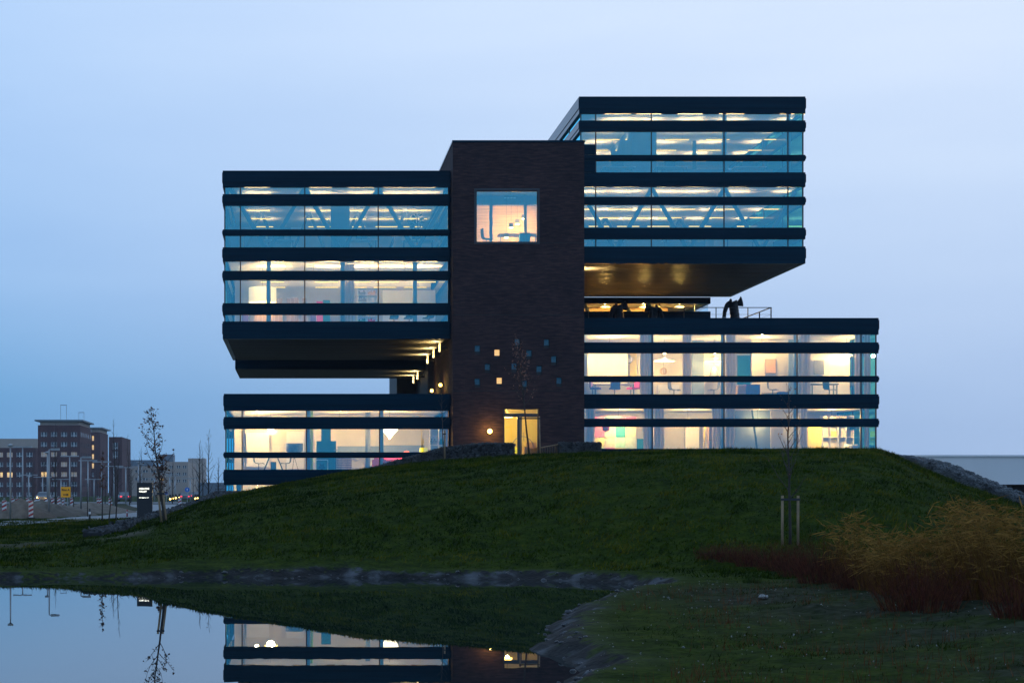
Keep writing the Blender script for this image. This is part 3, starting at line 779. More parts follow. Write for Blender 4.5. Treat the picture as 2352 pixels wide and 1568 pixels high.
def room_lamp(key, px, Y, drop, name, prof, label, mat, watts, **kw):
    bx, zf, zc = LEV[key]
    top = drop - prof[-1][1]
    return shade_lamp(name, prof, (XA(px,Y), Y, zc-drop), label, mat, drop, watts, **kw)
# floor with the drum lamp (upper left block)
room_lamp('ULB', 603, 88, 1.75, 'drum_lamp', DRUM, 'huge glowing cream drum pendant lamp beside a column', SHADEW, 20*KI, glow=False)
for i, p in enumerate((597, 720, 848)):
    room_lamp('ULB', p, 86.6, .75, 'bell_lamp', BELL, 'small dark bell pendant lamp in the strip above the drum lamp', DARK, 9*KI, glow=True, group='bell lamps over the drum lamp floor')
for i, p in enumerate((655, 798, 930)):
    room_lamp('ULB', p, 86.4, .80, 'saucer_lamp', SAUC, 'wide dark saucer pendant lamp in the strip above the drum lamp', DARK, 9*KI, glow=True, group='saucer lamps over the drum lamp floor')
# lower right, upper floor
room_lamp('LRA', 1526, 88, 1.15, 'disc_lamp', DISC, 'flat yellow disc pendant lamp above a round ornament', SHADEW, 70*KI)
room_lamp('LRA', 1642, 88, 1.15, 'disc_lamp', DISC, 'flat yellow disc pendant lamp above a grey bell shade', SHADEW, 45*KI)
room_lamp('LRA', 1640, 88.4, 2.0, 'bell_lamp', [(.27,0),(.25,.1),(.14,.5),(.05,.62)], 'large grey bell shade hanging in front of a cream wall', GREYF, 0, glow=False)
room_lamp('LRA', 1945, 87.5, .9, 'disc_lamp', [(.3,0),(.26,.05),(.05,.1)], 'small white disc lamp lighting the blank pale wall', SHADEW, 60*KI)
room_lamp('LRA', 1400, 86.9, .55, 'disc_lamp', [(.3,0),(.26,.05),(.05,.1)], 'small white disc lamp over the meeting table with purple chairs', SHADEW, 150*KI)
room_lamp('LRA', 1750, 87.3, .5, 'disc_lamp', [(.3,0),(.26,.05),(.05,.1)], 'small white disc lamp over the purple storage cube', SHADEW, 50*KI)
room_lamp('LRA', 2000, 87.3, 1.2, 'globe_lamp', [(.01,-.09),(.09,-.04),(.11,.02),(.08,.09),(.02,.12)], 'small round yellow globe lamp in the glazed corner', SHADEW, 1*KI, glow=False)
# lower right, ground floor
for p, w_, l in ((1420, 60, 'low white disc lamp over the coloured tile wall'), (1580, 75, 'low white disc lamp over the desk corner'), (1740, 14, 'low white disc lamp in the dim screened room'), (1910, 65, 'low white disc lamp over the yellow shelf wall')):
    room_lamp('LRB', p, 87.2, .6, 'disc_lamp', [(.3,0),(.26,.05),(.05,.1)], l, SHADEW, w_*KI)
# lower left
room_lamp('LLA', 895, 87, .75, 'onion_lamp', ONION, 'glowing white onion shaped pendant lamp above a pink sofa', GLOWW, 60*KI, glow=False)
room_lamp('LLA', 780, 88, .6, 'disc_lamp', [(.3,0),(.26,.05),(.05,.1)], 'small white disc lamp above the beige sofa', SHADEW, 45*KI)
room_lamp('LLA', 590, 89.6, .55, 'disc_lamp', [(.3,0),(.26,.05),(.05,.1)], 'small white disc lamp over the trestle table wall', SHADEW, 60*KI)
bx, zf, zc = LEV['LLA']
ch = thing('chandelier', 'sparkling crystal chandelier above the trestle table', 'chandelier', (XA(622,87), 87, zc-.98))
m = MB()
for i in range(7):
    a = i*2*math.pi/7; m.tube([(0,0,.18),(.16*math.cos(a),.16*math.sin(a),.02),(.30*math.cos(a),.30*math.sin(a),.1)], .01, 5)
m.tube([(0,0,-.1),(0,0,.98)], .012, 5); m.build('arms', GREYM, ch)
for i in range(7):
    a = i*2*math.pi/7; MB().ball((.30*math.cos(a),.30*math.sin(a),.14), .045, 8, 5).build('candle_bulb', GLOWO, ch)
m = MB()
for i in range(24):
    a = random.uniform(0, 6.28); r = random.uniform(.08, .33); z = random.uniform(-.18, 0); m.ball((r*math.cos(a), r*math.sin(a), z), .016, 6, 4, 2.2)
m.build('crystals', WHITE, ch)
bulb(ch, (0,0,.1), 55*KI, (1,.72,.38), .2)
# basement strip
bx, zf, zc = LEV['LLB']
for p in (590, 660): shade_lamp('disc_lamp', [(.3,0),(.26,.05),(.05,.1)], (XA(p,87.5), 87.5, zc-.35), 'low lamp in the sunken strip behind the grass', SHADEW, .35, 45*KI, 'pendant lamp', group='basement strip lamps')
# terrace storey, tower room, lobby
for p in (1390, 1480, 1560): 
    t = shade_lamp('disc_lamp', [(.3,0),(.26,.05),(.05,.1)], (XA(p,101.5), 101.5, 13.05), 'ceiling disc lamp behind the terrace windows', SHADEW, .2, 100*KI, 'pendant lamp', color=(1,.62,.16), group='terrace storey lamps')
for i, (p, py, y) in enumerate(((1174, 522, 86.5), (1188, 514, 87.5), (1203, 502, 88), (1163, 545, 86.2))):
    t = thing('cube_lamp', 'small cube pendant lamp hanging behind the big tower window', 'pendant lamp', W(p, py, y), 0, 'cube lamps in the tower room')
    MB().box(-.1,.1,-.1,.1,0,.2).build('shade', GREYF, t); MB().box(-.09,.09,-.09,.09,-.03,-.002).build('diffuser', GLOWO, t); MB().tube([(0,0,.2),(0,0,TOWER_ROOM[1]-ZA(py,y))], .006, 4).build('cord', DARK, t)
    bulb(t, (0,0,-.08), 15*KI, (1,.56,.20))
t = thing('ceiling_light', 'slatted white light fitting on the tower room ceiling', 'lamp', (TX(1168)*87/84, 87, TOWER_ROOM[1]-.14))
for i in range(4): MB().box(-.30+i*.15,-.19+i*.15,-.8,.8,.0,.05).build('slat', WHITE, t)
MB().box(-.32,.30,-.82,.82,.06,.13).build('tray', GREYM, t); bulb(t, (0,0,-.1), 30*KI, (1,.60,.24), .2)
shade_lamp('lobby_lamp', [(.26,0),(.24,.07),(.08,.16),(.02,.18)], (TX(1165)*86/84, 86, 5.95), 'orange pendant lamp glowing behind the entrance door', GLOWO, .55, 34*KI, color=(1,.70,.2))
t = thing('arc_lamp', 'yellow shaded arc floor lamp in the entrance lobby', 'floor lamp', (TX(1205)*86.4/84, 86.4, 3.9))
MB().tube([(.55*math.cos(a)-.1, 0, .5+.62*math.sin(a)) for a in np.linspace(.0, math.pi, 12)], .018, 6).tube([(.45,0,.0),(.45,0,.52)], .018, 6).build('stem', GREYM, t)
MB().lathe([(.27,.0),(.22,.3)], 16, (-.6,0,.28)).build('shade', GLOWY, t, True); MB().lathe([(.001,0),(.2,.0),(.2,.03),(.001,.04)], 14, (.45,0,0)).build('base', DARK, t)

# ---- furniture builders
def swivel(loc, rz, mat, label, group=None):
    t = thing('swivel_chair', label, 'chair', loc, rz, group)
    MB().box(-.25,.25,-.24,.24,.43,.52).build('seat', mat, t); MB().extrude_xz([(-.23,.52),(.23,.52),(.25,.92),(.18,.98),(-.18,.98),(-.25,.92)], .2, .27).build('backrest', mat, t)
    MB().tube([(0,0,.06),(0,0,.43)], .03, 8).build('post', GREYM, t)
    m = MB()
    for i in range(5):
        a = i*1.2566; m.tube([(0,0,.09),(.3*math.cos(a),.3*math.sin(a),.03)], [.025,.015], 5)
    m.build('base', GREYM, t)
    return t
def shell(loc, rz, label, group=None, mat=DARK):
    t = thing('shell_chair', label, 'chair', loc, rz, group)
    prof = [(-.26,.92),(-.25,.7),(-.23,.52),(-.16,.45),(.05,.43),(.2,.45),(.27,.41)]
    m = MB(); n = len(prof)
    m.add([(x,y,z) for y in (-.22,.22) for x,z in prof] + [(x+.02,y,z-.025) for y in (-.22,.22) for x,z in prof],
          [(i,i+1,n+i+1,n+i) for i in range(n-1)] + [(2*n+i,3*n+i,3*n+i+1,2*n+i+1) for i in range(n-1)] + [(i,2*n+i,2*n+i+1,i+1) for i in range(n-1)] + [(n+i,n+i+1,3*n+i+1,3*n+i) for i in range(n-1)])
    m.build('seat', mat, t)
    MB().tube([(0,0,.02),(0,0,.43)], .028, 8).build('post', GREYM, t); MB().lathe([(.001,0),(.24,.0),(.22,.02),(.03,.04)], 16).build('base', GREYM, t)
    return t
def table(loc, w, d, h, mat, label, name='table', rz=0):
    t = thing(name, label, 'table', loc, rz)
    MB().box(-w/2,w/2,-d/2,d/2,h-.04,h).build('top', mat, t)
    for sx_ in (-1,1):
        for sy_ in (-1,1): MB().box(sx_*(w/2-.08)-.025,sx_*(w/2-.08)+.025,sy_*(d/2-.08)-.025,sy_*(d/2-.08)+.025,0,h-.041).build('leg', GREYM, t)
    return t
def sofa(loc, w, mat, label, rz=0):
    t = thing('sofa', label, 'sofa', loc, rz)
    MB().box(-w/2,w/2,-.4,.4,.1,.42).build('base', mat, t); MB().box(-w/2,w/2,.22,.42,.421,.82).build('backrest', mat, t)
    for s_ in (-1,1): MB().box(s_*(w/2+.08)-.079,s_*(w/2+.08)+.079,-.4,.42,.1,.6).build('armrest', mat, t)
    for i in range(2): MB().box(-w/2+.01+i*w/2,-.01+i*w/2+.0,-.39,.2,.422,.52).build('cushion', mat, t)
    return t
def curtain(px0, px1, key, label, Y=85.55, mat=CURT, group=None):
    bx, zf, zc = LEV[key]
    x0, x1 = XA(px0,Y), XA(px1,Y)
    n = max(12, int((x1-x0)/.035)); m = MB(); vs, fs = [], []
    ph = random.uniform(0, 6)
    for i in range(n+1):
        x = x0+(x1-x0)*i/n; y = Y + .045*math.sin(x*38+ph)+.02*math.sin(x*17+ph)
        vs += [(x,y,zf+.03),(x,y,zc-.03),(x,y+.012,zf+.03),(x,y+.012,zc-.03)]
    for i in range(n):
        a = i*4; b = a+4; fs += [(a,b,b+1,a+1),(b+2,a+2,a+3,b+3)]
    m.add(vs, fs)
    return tag(m.build('curtain', mat, None, True), label, 'curtain', group)
def cabinet(x0, x1, y0, y1, z0, z1, mat, label, name='cabinet', cat='cabinet', doors=2, dmat=None):
    t = thing(name, label, cat, ((x0+x1)/2, y0, z0))
    w, d, h = (x1-x0)/2, y1-y0, z1-z0
    MB().box(-w,w,0,d,.0,h).build('carcass', mat, t)
    for i in range(doors):
        a = -w+.01+i*(2*w)/doors; dd = MB().box(a, a+2*w/doors-.02, -.02, -.001, .03, h-.02).build('door', dmat or mat, t)
        MB().box(a+.03,a+.045,-.035,-.021,h*.45,h*.6).build('handle', GREYM, dd)
    return t
def shelf(px0, px1, Y, z0, z1, nx, nz, mat, label, books=True, fill=None):
    x0, x1 = XA(px0,Y), XA(px1,Y); t = thing('shelf_unit', label, 'shelf', ((x0+x1)/2, Y, z0))
    w, h = (x1-x0)/2, z1-z0
    for i in range(nx+1): MB().box(-w+2*w*i/nx-.015,-w+2*w*i/nx+.015,0,.34,0,h).build('upright', mat, t)
    for j in range(nz+1):
        for i in range(nx): MB().box(-w+2*w*i/nx+.016,-w+2*w*(i+1)/nx-.016,0,.34,j*(h-.03)/nz,j*(h-.03)/nz+.03).build('shelf', mat, t)
    MB().box(-w,w,.341,.36,0,h).build('back', mat if fill is None else fill, t)
    if books:
        for j in range(nz):
            for i in range(nx):
                if random.random() < .8:
                    m = MB(); x = -w+2*w*i/nx+.03
                    while x < -w+2*w*(i+1)/nx-.1:
                        bw = random.uniform(.02,.06); hh = random.uniform(.45,.8)*h/nz; m.box(x,x+bw,.08,.3,j*(h-.03)/nz+.031,j*(h-.03)/nz+hh); x += bw+.004
                    if m.v: m.build('books', random.choice([PURPLE,GREYF,WHITE,ORNG,TEAL,REDM]), t)
    return t
def cube(px0, px1, Y, z, h, mat, label):
    x0, x1 = XA(px0,Y), XA(px1,Y); w = (x1-x0)/2
    t = thing('storage_cube', label, 'cube', ((x0+x1)/2, Y, z))
    MB().box(-w,w,0,.5,0,h-.02).build('body', mat, t); MB().box(-w-.01,w+.01,-.01,.51,h-.019,h).build('lid', mat, t)
    return t
def panel(px0, px1, Y, z0, z1, mat, label, name='wall_panel', cat='panel', frame=True):
    x0, x1 = XA(px0,Y), XA(px1,Y); w = (x1-x0)/2
    t = thing(name, label, cat, ((x0+x1)/2, Y, z0))
    MB().box(-w,w,0,.03,0,z1-z0).build('board', mat, t)
    if frame: MB().box(-w-.02,-w-.001,-.01,.04,-.02,z1-z0+.02).box(w+.001,w+.02,-.01,.04,-.02,z1-z0+.02).box(-w-.001,w+.001,-.01,.04,z1-z0+.001,z1-z0+.02).box(-w-.001,w+.001,-.01,.04,-.02,-.001).build('frame', GREYM, t)
    return t

# ---- lower right block, upper floor
bx, zf, zc = LEV['LRA']
panel(1350, 1442, 89.6, zf+.9, zf+2.5, WHITE, 'large white projection screen on the meeting room wall', 'projection_screen', 'screen')
table((XA(1408,87.6), 87.6, zf), 2.1, .9, .74, WHITE, 'white meeting table between purple swivel chairs', 'meeting_table')
for p, rz, l, m_ in ((1368, 1.2, 'purple swivel chair with pink back cushion beside the brick tower', PURPLE), (1412, 3.1, 'purple swivel chair seen square from behind at the meeting table', PURPLE), (1455, -1.2, 'purple swivel chair with raspberry back near the curtain', PINK)):
    swivel((XA(p,86.8), 86.8, zf), rz, m_, l)
panel(1447, 1462, 90.7, zf+1.0, zf+2.9, YEL, 'narrow yellow wall panel right of the projection screen', frame=False)
t = thing('wall_clock', 'round metal wall clock above the yellow panel', 'clock', W(1444, 825, 90.3)); MB().lathe([(.001,-.03),(.17,-.03),(.19,0),(.17,.03),(.001,.03)], 18).build('face', WHITE, t, True); MB().lathe([(.19,-.035),(.22,0),(.19,.035)], 18).build('rim', GREYM, t)
t.rotation_euler = (R(90), 0, 0)
for p0, p1, l in ((1470,1494,'cream curtain gathered left of the first column'),(1568,1588,'cream curtain beside the blue screen wall'),(1668,1690,'pale curtain right of the second column'),(1838,1862,'thin curtain at the blank pale wall'),(1962,1976,'bright cream curtain by the corner column'),(1984,2000,'pale curtain hanging in the glazed corner')):
    curtain(p0, p1, 'LRA', l + ', upper floor')
t = thing('round_ornament', 'round openwork ornament under the flat yellow disc lamp', 'ornament', W(1524, 852, 87.8))
m = MB()
for i in range(5): m.tube([(.17*math.cos(a)*math.cos(i*.63), .17*math.cos(a)*math.sin(i*.63), .17*math.sin(a)) for a in np.linspace(0, 2*math.pi, 20)], .014, 5)
m.build('rings', ORNG, t); MB().tube([(0,0,.17),(0,0,.75)], .01, 5).build('cord', GREYM, t)
cabinet(XA(1512,88.2), XA(1560,88.2), 88.2, 88.7, zf, zf+.75, WHITE, 'low white cabinet under the round ornament')
part('partition', MB().box(XA(1590,88.8), XA(1617,88.8), 88.8, 88.9, zf, zc-.02), WALLB)
part('partition', MB().box(XA(1617,89), XA(1662,89), 89, 89.1, zf, zc-.12), WALLC)
part('partition', MB().box(XA(1727,88.5), XA(1812,88.5), 88.5, 88.6, zf, zc-.02), WALLC)
part('partition', MB().box(XA(1812,88.4), XA(1835,88.4), 88.4, 88.5, zf, zc-.02), WALLB)
part('partition', MB().box(XA(1850,88.6), XA(1952,88.6), 88.6, 88.7, zf, zc-.02), WHITE)
cube(1694, 1712, 87, zf, .62, ORNG, 'ochre storage cube left of a purple one'); cube(1714, 1746, 86.9, zf, .68, PURPLE, 'big purple storage cube standing on the floor')
cube(1790, 1811, 87, zf, .32, PURPLE, 'low mauve storage cube by the second column pair'); cube(1752, 1784, 87.3, zf, .28, YEL, 'low flat ochre box beside the purple cube')
panel(1694, 1723, 90.5, zf+.9, zf+2.4, TEAL, 'dark blue picture with white frame in the doorway gap', 'picture', 'picture')

for px_, l_ in ((1548, 'pale shell chair at the low white cabinet'), (1660-20, 'pale shell chair under the grey bell shade'), (1775, 'dark shell chair beside the flat ochre box'), (1905, 'dark shell chair before the blank pale wall')):
    shell((XA(px_,87.1), 87.1, zf), random.uniform(0,6), l_, None, DARK if 'dark' in l_ else GREYF)
table((XA(1890,87.6), 87.6, zf), 1.4, .7, .74, WOODD, 'small dark table before the blank pale wall', 'side_table')
panel(1870, 1892, 88.5, zf+1.3, zf+2.0, GREYF, 'small grey picture on the blank pale wall', 'picture', 'picture')
panel(1758, 1782, 88.4, zf+1.35, zf+2.05, ORNG, 'small ochre picture above the flat ochre box', 'picture', 'picture')
# ---- lower right block, ground floor
bx, zf, zc = LEV['LRB']
for p0, p1, l in ((1346,1366,'bright cream curtain beside the brick tower'),(1478,1494,'cream curtain right of the coloured tiles'),(1503,1526,'cream curtain left of the desk'),(1636,1656,'cream curtain right of the cube shelf'),(1668,1688,'cream curtain left of the dim screen'),(1838,1852,'pale curtain beside the yellow shelves'),(1986,1996,'beige curtain in the ground floor corner')):
    curtain(p0, p1, 'LRB', l + ', ground floor')
tilec = {'p':(.72,.13,.28),'s':(.16,.26,.36),'g':(.42,.62,.36),'t':(.03,.26,.28),'c':(.72,.62,.42),'y':(.80,.72,.16),'m':(.40,.70,.50),'l':(.48,.62,.12),'r':(.68,.16,.24),'k':(.55,.66,.52)}
tm = {k: pm('tile_'+k, v, .7, .12, 5) for k, v in tilec.items()}
tw = thing('tile_wall', 'screen of square pastel picture tiles in pink teal yellow and mint', 'tile screen', (XA(1365,88), 88, zf))
xa, xb = XA(1366,88), XA(1462,88); ts = (xb-xa)/4
MB().box(0, xb-xa, .041, .07, .0, zc-zf-.3).build('backing', WHITE, tw)
z0 = ZA(1052, 88)-zf
for j, row in enumerate(('lpyg','ycmk','rgtc','pspp')):
    for i, k in enumerate(row): MB().box(i*ts+.012,(i+1)*ts-.012,0,.04,z0+j*ts+.012,z0+(j+1)*ts-.012).build('tile', tm[k], tw)
panel(1463, 1478, 87.8, zf, zf+1.55, TEAL, 'slate blue door panel right of the pastel tiles', 'door_panel', 'panel', False)
t = thing('balloon', 'pink balloon shape hanging above the pastel tiles', 'balloon', W(1392, 984, 86.8)); MB().ball((0,0,0), .2, 12, 8, .8).build('balloon', PINK, t, True); MB().tube([(-.15,0,-.1),(-.35,0,-.5)], .012, 5).build('ribbon', PINK, t)
panel(1574, 1606, 89.8, zf+.2, zc-.4, WHITE, 'bright white wall board behind the desk', 'wall_board', 'board')
table((XA(1580,87.4), 87.4, zf), 1.5, .7, .74, WHITE, 'white desk in front of the bright wall board', 'desk')
shell((XA(1606,86.9), 86.9, zf), 2.2, 'dark shell chair at the white desk')
t = thing('arc_lamp', 'golden bent floor lamp left of the beige cube shelf', 'floor lamp', (XA(1617,87.6), 87.6, zf))
MB().tube([(0,0,.03),(.02,0,1.9),(.1,0,2.3),(.35,0,2.5),(.8,0,2.5)], .035, 8).build('stem', YEL, t, True); MB().lathe([(.001,0),(.2,0),(.18,.03),(.001,.04)], 14).build('base', DARK, t); MB().lathe([(.1,-.1),(.05,.0)], 10, (.8,0,2.5)).build('shade', GLOWO, t)
shelf(1628, 1655, 88.6, zf, zf+2.3, 2, 3, WOODL, 'beige cube shelf behind the golden lamp', False, WALLC)
part('partition', MB().box(XA(1688,87.6), XA(1770,87.6), 87.6, 87.66, zf, zc-.05), WALLB)
part('partition', MB().box(XA(1770,87.4), XA(1800,87.4), 87.4, 87.46, zf, zc-.05), WALLC)
part('brace', MB().tube([(XA(1727,87),87,zc-.05),(XA(1745,87),87,zf)], .05, 6), CORE)
panel(1855, 1887, 88.2, zf+.1, zf+2.2, YEL, 'tall yellow wall panel left of the cube shelf wall', frame=False)
shelf(1890, 1962, 88.4, zf, zc-.25, 4, 5, WHITE, 'white cube shelf wall with a yellow square back', False, WALLC)
panel(1905, 1922, 88.62, ZA(1012,88.6), ZA(990,88.6), YEL, 'square yellow back board inside the white cube shelf', frame=False)
t = thing('tub_chair', 'tall white curved wing chair at the cube shelf wall', 'chair', (XA(1955,87.2), 87.2, zf))
MB().lathe([(.30,.1),(.34,.5),(.36,1.2),(.33,1.25),(.31,.5),(.001,.42)], 14).build('shell', WHITE, t, True); MB().lathe([(.001,.0),(.25,0),(.25,.1),(.001,.1)], 14).build('base', GREYM, t)

# ---- lower left block
bx, zf, zc = LEV['LLA']
panel(566, 618, 90.9, zf+.3, zf+2.1, WHITE, 'left white wall board behind the chandelier', 'wall_board', 'board', False)
panel(658, 698, 90.9, zf+.2, zf+2.15, WHITE, 'right white wall board behind the tripod lamp', 'wall_board', 'board', False)
t = thing('trestle_table', 'dark trestle table with splayed legs under the chandelier', 'table', (XA(628,87.2), 87.2, zf))
MB().box(-.8,.8,-.4,.4,.70,.74).build('top', DARK, t)
for s_ in (-1,1):
    for y in (-.3,.3): MB().tube([(s_*.22,y,.69),(s_*.5,y,.0)], .03, 6).build('leg', DARK, t)
MB().box(-.14,.14,-.2,.2,0,.5).build('pedestal', DARK, t)
shell((XA(594,87.1),87.1,zf), 0.1, 'dark shell chair left of the trestle table'); shell((XA(657,87.1),87.1,zf), 3.0, 'dark shell chair right of the trestle table')
t = thing('tripod_lamp', 'tripod floor lamp with broad grey drum shade', 'floor lamp', (XA(676,86.6), 86.6, zf))
for i in range(3):
    a = i*2.094; MB().tube([(0,0,.75),(.22*math.cos(a),.22*math.sin(a),0)], .012, 5).build('leg', DARK, t)
MB().tube([(0,0,.7),(0,0,1.0)], .015, 6).build('post', DARK, t); MB().lathe([(.03,.93),(.25,.96),(.42,1.02),(.44,1.42),(.42,1.42),(.40,1.04)], 20).build('shade', GREYF, t, True)
curtain(707, 719, 'LLA', 'lime green patterned curtain right of the first column', 86.2, LIME); curtain(556, 563, 'LLA', 'pale curtain drawn back in the left corner', 85.7)
cabinet(XA(727,87.2), XA(772,87.2), 87.2, 87.9, zf, zf+1.55, TEAL, 'tall teal cabinet with a chimney like top')
cabinet(XA(738,87.3), XA(760,87.3), 87.3, 87.7, zf+1.555, zf+2.15, TEAL, 'narrow teal top box standing on the teal cabinet', doors=1)
sofa((XA(832,88.4),88.4,zf), 1.9, WALLC, 'beige sofa with rounded cushions behind the grey column')
for p, l in ((816,'left'),(850,'right')):
    t = thing('cushion', 'round cream cushion on the beige sofa, its %s one' % l, 'cushion', (XA(p,88.3), 88.3, zf+.78)); MB().ball((0,0,.02), .24, 14, 8, .95).build('cover', WHITE, t, True)
t = thing('bistro_stand', 'dark round bistro stand on a tripod foot', 'stand', (XA(771,86.3), 86.3, zf))
MB().tube([(0,0,.05),(0,0,1.05)], .018, 6).build('post', DARK, t); MB().lathe([(.001,1.05),(.1,1.05),(.1,1.1),(.001,1.1)], 12).build('top', GREYM, t)
for i in range(3): MB().tube([(0,0,.12),(.3*math.cos(i*2.09+.3),.3*math.sin(i*2.09+.3),0)], .014, 5).build('leg', DARK, t)
part('partition', MB().box(XA(775,89.4), XA(872,89.4), 89.4, 89.46, zf, zf+1.35), WALLB); part('partition', MB().box(XA(880,89.4), XA(975,89.4), 89.4, 89.46, zf, zf+1.4), WALLB)
sofa((XA(912,87.6),87.6,zf), 1.5, PINK, 'hot pink sofa under the onion lamp')
sofa((XA(882,86.7),86.7,zf), .55, REDM, 'crimson armchair left of the pink sofa', .8)
t = thing('mushroom_lamp', 'red rimmed mushroom table lamp behind the pink sofa', 'table lamp', (XA(934,88.3), 88.3, zf)); MB().tube([(0,0,0),(0,0,.85)], .03, 8).build('post', DARK, t); MB().lathe([(.2,.85),(.2,.95),(.14,1.05),(.02,1.1)], 16).build('shade', GLOWR, t, True)
shade_lamp('cone_lamp', [(.25,0),(.20,.86),(.19,.86)], (XA(973,87), 87, zf+.35), 'bright yellow cone floor lamp right of the pink sofa', GLOWY, 0, 8, 'floor lamp', False, (1,.9,.2))
MBt = [o for o in bpy.data.objects if o.name.startswith('cone_lamp')][0]; MB().lathe([(.001,-.35),(.2,-.35),(.2,-.32),(.02,-.3),(.02,.02)], 14).build('foot', DARK, MBt)
shelf(988, 1028, 88.2, zf, zf+2.3, 2, 5, WHITE, 'white book shelf beside the brick tower')
t = thing('star_toy', 'star shaped dark toy in a white frame on the floor', 'toy', (XA(739,86.6), 86.6, zf))
MB().extrude_xz([(.2*(1 if i%2 else .62)*math.cos(i*math.pi/5+.3), .24+.2*(1 if i%2 else .62)*math.sin(i*math.pi/5+.3)) for i in range(10)], -.05, .05).build('star', DARK, t)
MB().box(-.33,-.28,.1,.14,0,.62).box(.28,.33,.1,.14,0,.62).box(-.28,.28,.1,.14,.57,.62).build('frame', WHITE, t)
t = thing('slatted_cabinet', 'pale wooden slatted cabinet behind the bistro stand', 'cabinet', (XA(785,87.6), 87.6, zf)); MB().box(-.5,.5,.0,.4,0,.7).build('carcass', WOODD, t)
for j in range(6): MB().box(-.5,.5,-.03,-.001,.04+j*.11,.12+j*.11).build('slat', WOODL, t)

# ---- floor with the drum lamp
bx, zf, zc = LEV['ULB']
m_ = thing('plank_screen', 'pale vertical plank screen below the drum lamp', 'screen', (XA(575,88.8), 88.8, zf))
w_ = XA(704,88.8)-XA(575,88.8)
for i in range(14): MB().box(i*w_/14+.005,(i+1)*w_/14-.005,0,.03,0,1.62+.02*(i%3)).build('plank', WOODL if i%4 else CURT, m_)
MB().box(0,w_,.031,.06,.3,.36).build('rail', WOODD, m_)
curtain(790, 814, 'ULB', 'white curtain hanging between two bright shelves', 86.3)
shelf(822, 866, 89, zf, zf+2.2, 2, 6, WHITE, 'brightly lit white shelf with coloured books', True)
panel(878, 950, 88.3, zf+.0, zf+2.0, WHITE, 'left white pinboard beside the brick tower', 'pinboard', 'board'); panel(958, 1000, 88.3, zf+.0, zf+2.0, WHITE, 'right white pinboard beside the brick tower', 'pinboard', 'board')
for p0, p1, z1, m2, l in ((713,726,1.35,PURPLE,'purple upholstered screen right of the plank screen'),(727,742,1.45,PINK,'mauve upholstered screen between purple and blue'),(742,758,1.5,TEAL,'blue upholstered screen left of the white curtain'),(556,570,1.35,PURPLE,'purple upholstered screen left of the plank screen')):
    panel(p0, p1, 88.4, zf, zf+z1, m2, l, 'office_screen', 'screen', False)
for i, p in enumerate((905, 940, 985)): shell((XA(p,86.6),86.6,zf), 1.57+i*.2, 'dark shell chair in front of the white pinboards', 'pinboard chairs')
# ---- desks on the upper floors
for k, ps, l in (('URA',(1420,1540,1720),'desk with a dark monitor on the topmost office floor'),('URB',(1400,1560,1700),'desk with a dark monitor among the right V braces'),('ULA',(640,830,960),'desk with a dark monitor among the left V braces')):
    bx, zf, zc = LEV[k]
    for p in ps:
        t = table((XA(p,87.3),87.3,zf), 1.6, .8, .74, WHITE, l, 'desk'); t['group'] = 'desks: ' + l
        s_ = MB().box(-.28,.28,.1,.13,.84,1.2).box(-.03,.03,.1,.16,.741,.84).build('monitor', DARK, t)
t = thing('potted_plant', 'tall leafy potted plant behind the braced glass', 'plant', (XA(958,87),87,LEV['ULA'][1]))
MB().lathe([(.001,0),(.17,0),(.22,.4),(.001,.38)], 14).build('pot', DARK, t); m = MB()
for i in range(70):
    a = random.uniform(0,6.28); z = random.uniform(.6,2.0); r = random.uniform(.05,.35); m.add([(r*.3*math.cos(a),r*.3*math.sin(a),z),(r*math.cos(a+.2),r*math.sin(a+.2),z+.12),(r*1.3*math.cos(a),r*1.3*math.sin(a),z+.02),(r*math.cos(a-.2),r*math.sin(a-.2),z+.02)], [(0,1,2,3)])
m.build('leaves', pm('plant_leaf',(.03,.08,.03),.6), t); MB().tube([(0,0,.35),(0.02,0,1.9)], .02, 5).build('stem', BARK, t)
# tower room furniture, lobby armchairs
zf = TOWER_ROOM[0]
table((XA(1190,86.4),86.4,zf), 2.0, .9, .74, WOODD, 'dark meeting table behind the big tower window', 'meeting_table')
shell((XA(1118,85.6),85.6,zf), 0.2, 'dark shell chair at the left of the big tower window'); cabinet(XA(1194,86),XA(1218,86),86.0,86.4,zf,zf+.8,TEAL,'teal cabinet behind the big tower window')
sofa((XA(1222,86.2),86.2,3.9), .5, ORNG, 'ochre lobby armchair behind the right door leaf')

# ------------------------------------------------------------------ lamps on the outside
def wall_lamp(loc, label, watts, group=None, r=.09, col_=(1,.62,.15)):
    t = thing('wall_lamp', label, 'lamp', loc, 0, group)
    MB().ball((0,0,0), r, 14, 10).build('globe', GLOWO, t, True); MB().box(-.05,.05,.02,.2,-.04,.04).build('bracket', DARK, t)
    bulb(t, (0,-.02,0), watts, col_, r+.02).location = (0,-.14,0)
    return t
wall_lamp((XA(1125,83.8), 83.8, ZA(990,83.8)), 'bright round wall lamp left of the entrance door', 60, r=.12)
t = wall_lamp((XA(1012,88.8), 88.8, ZA(884,88.8)), 'round wall lamp on the terrace close to the tower front', 25, 'terrace globe lamps'); t.rotation_euler = (0,0,-1.57)
t = wall_lamp((XA(992,94.0), 94.0, ZA(897,94.0)), 'round wall lamp on the terrace farther from the tower front', 25, 'terrace globe lamps'); t.rotation_euler = (0,0,-1.57)
zs = ZA(778)
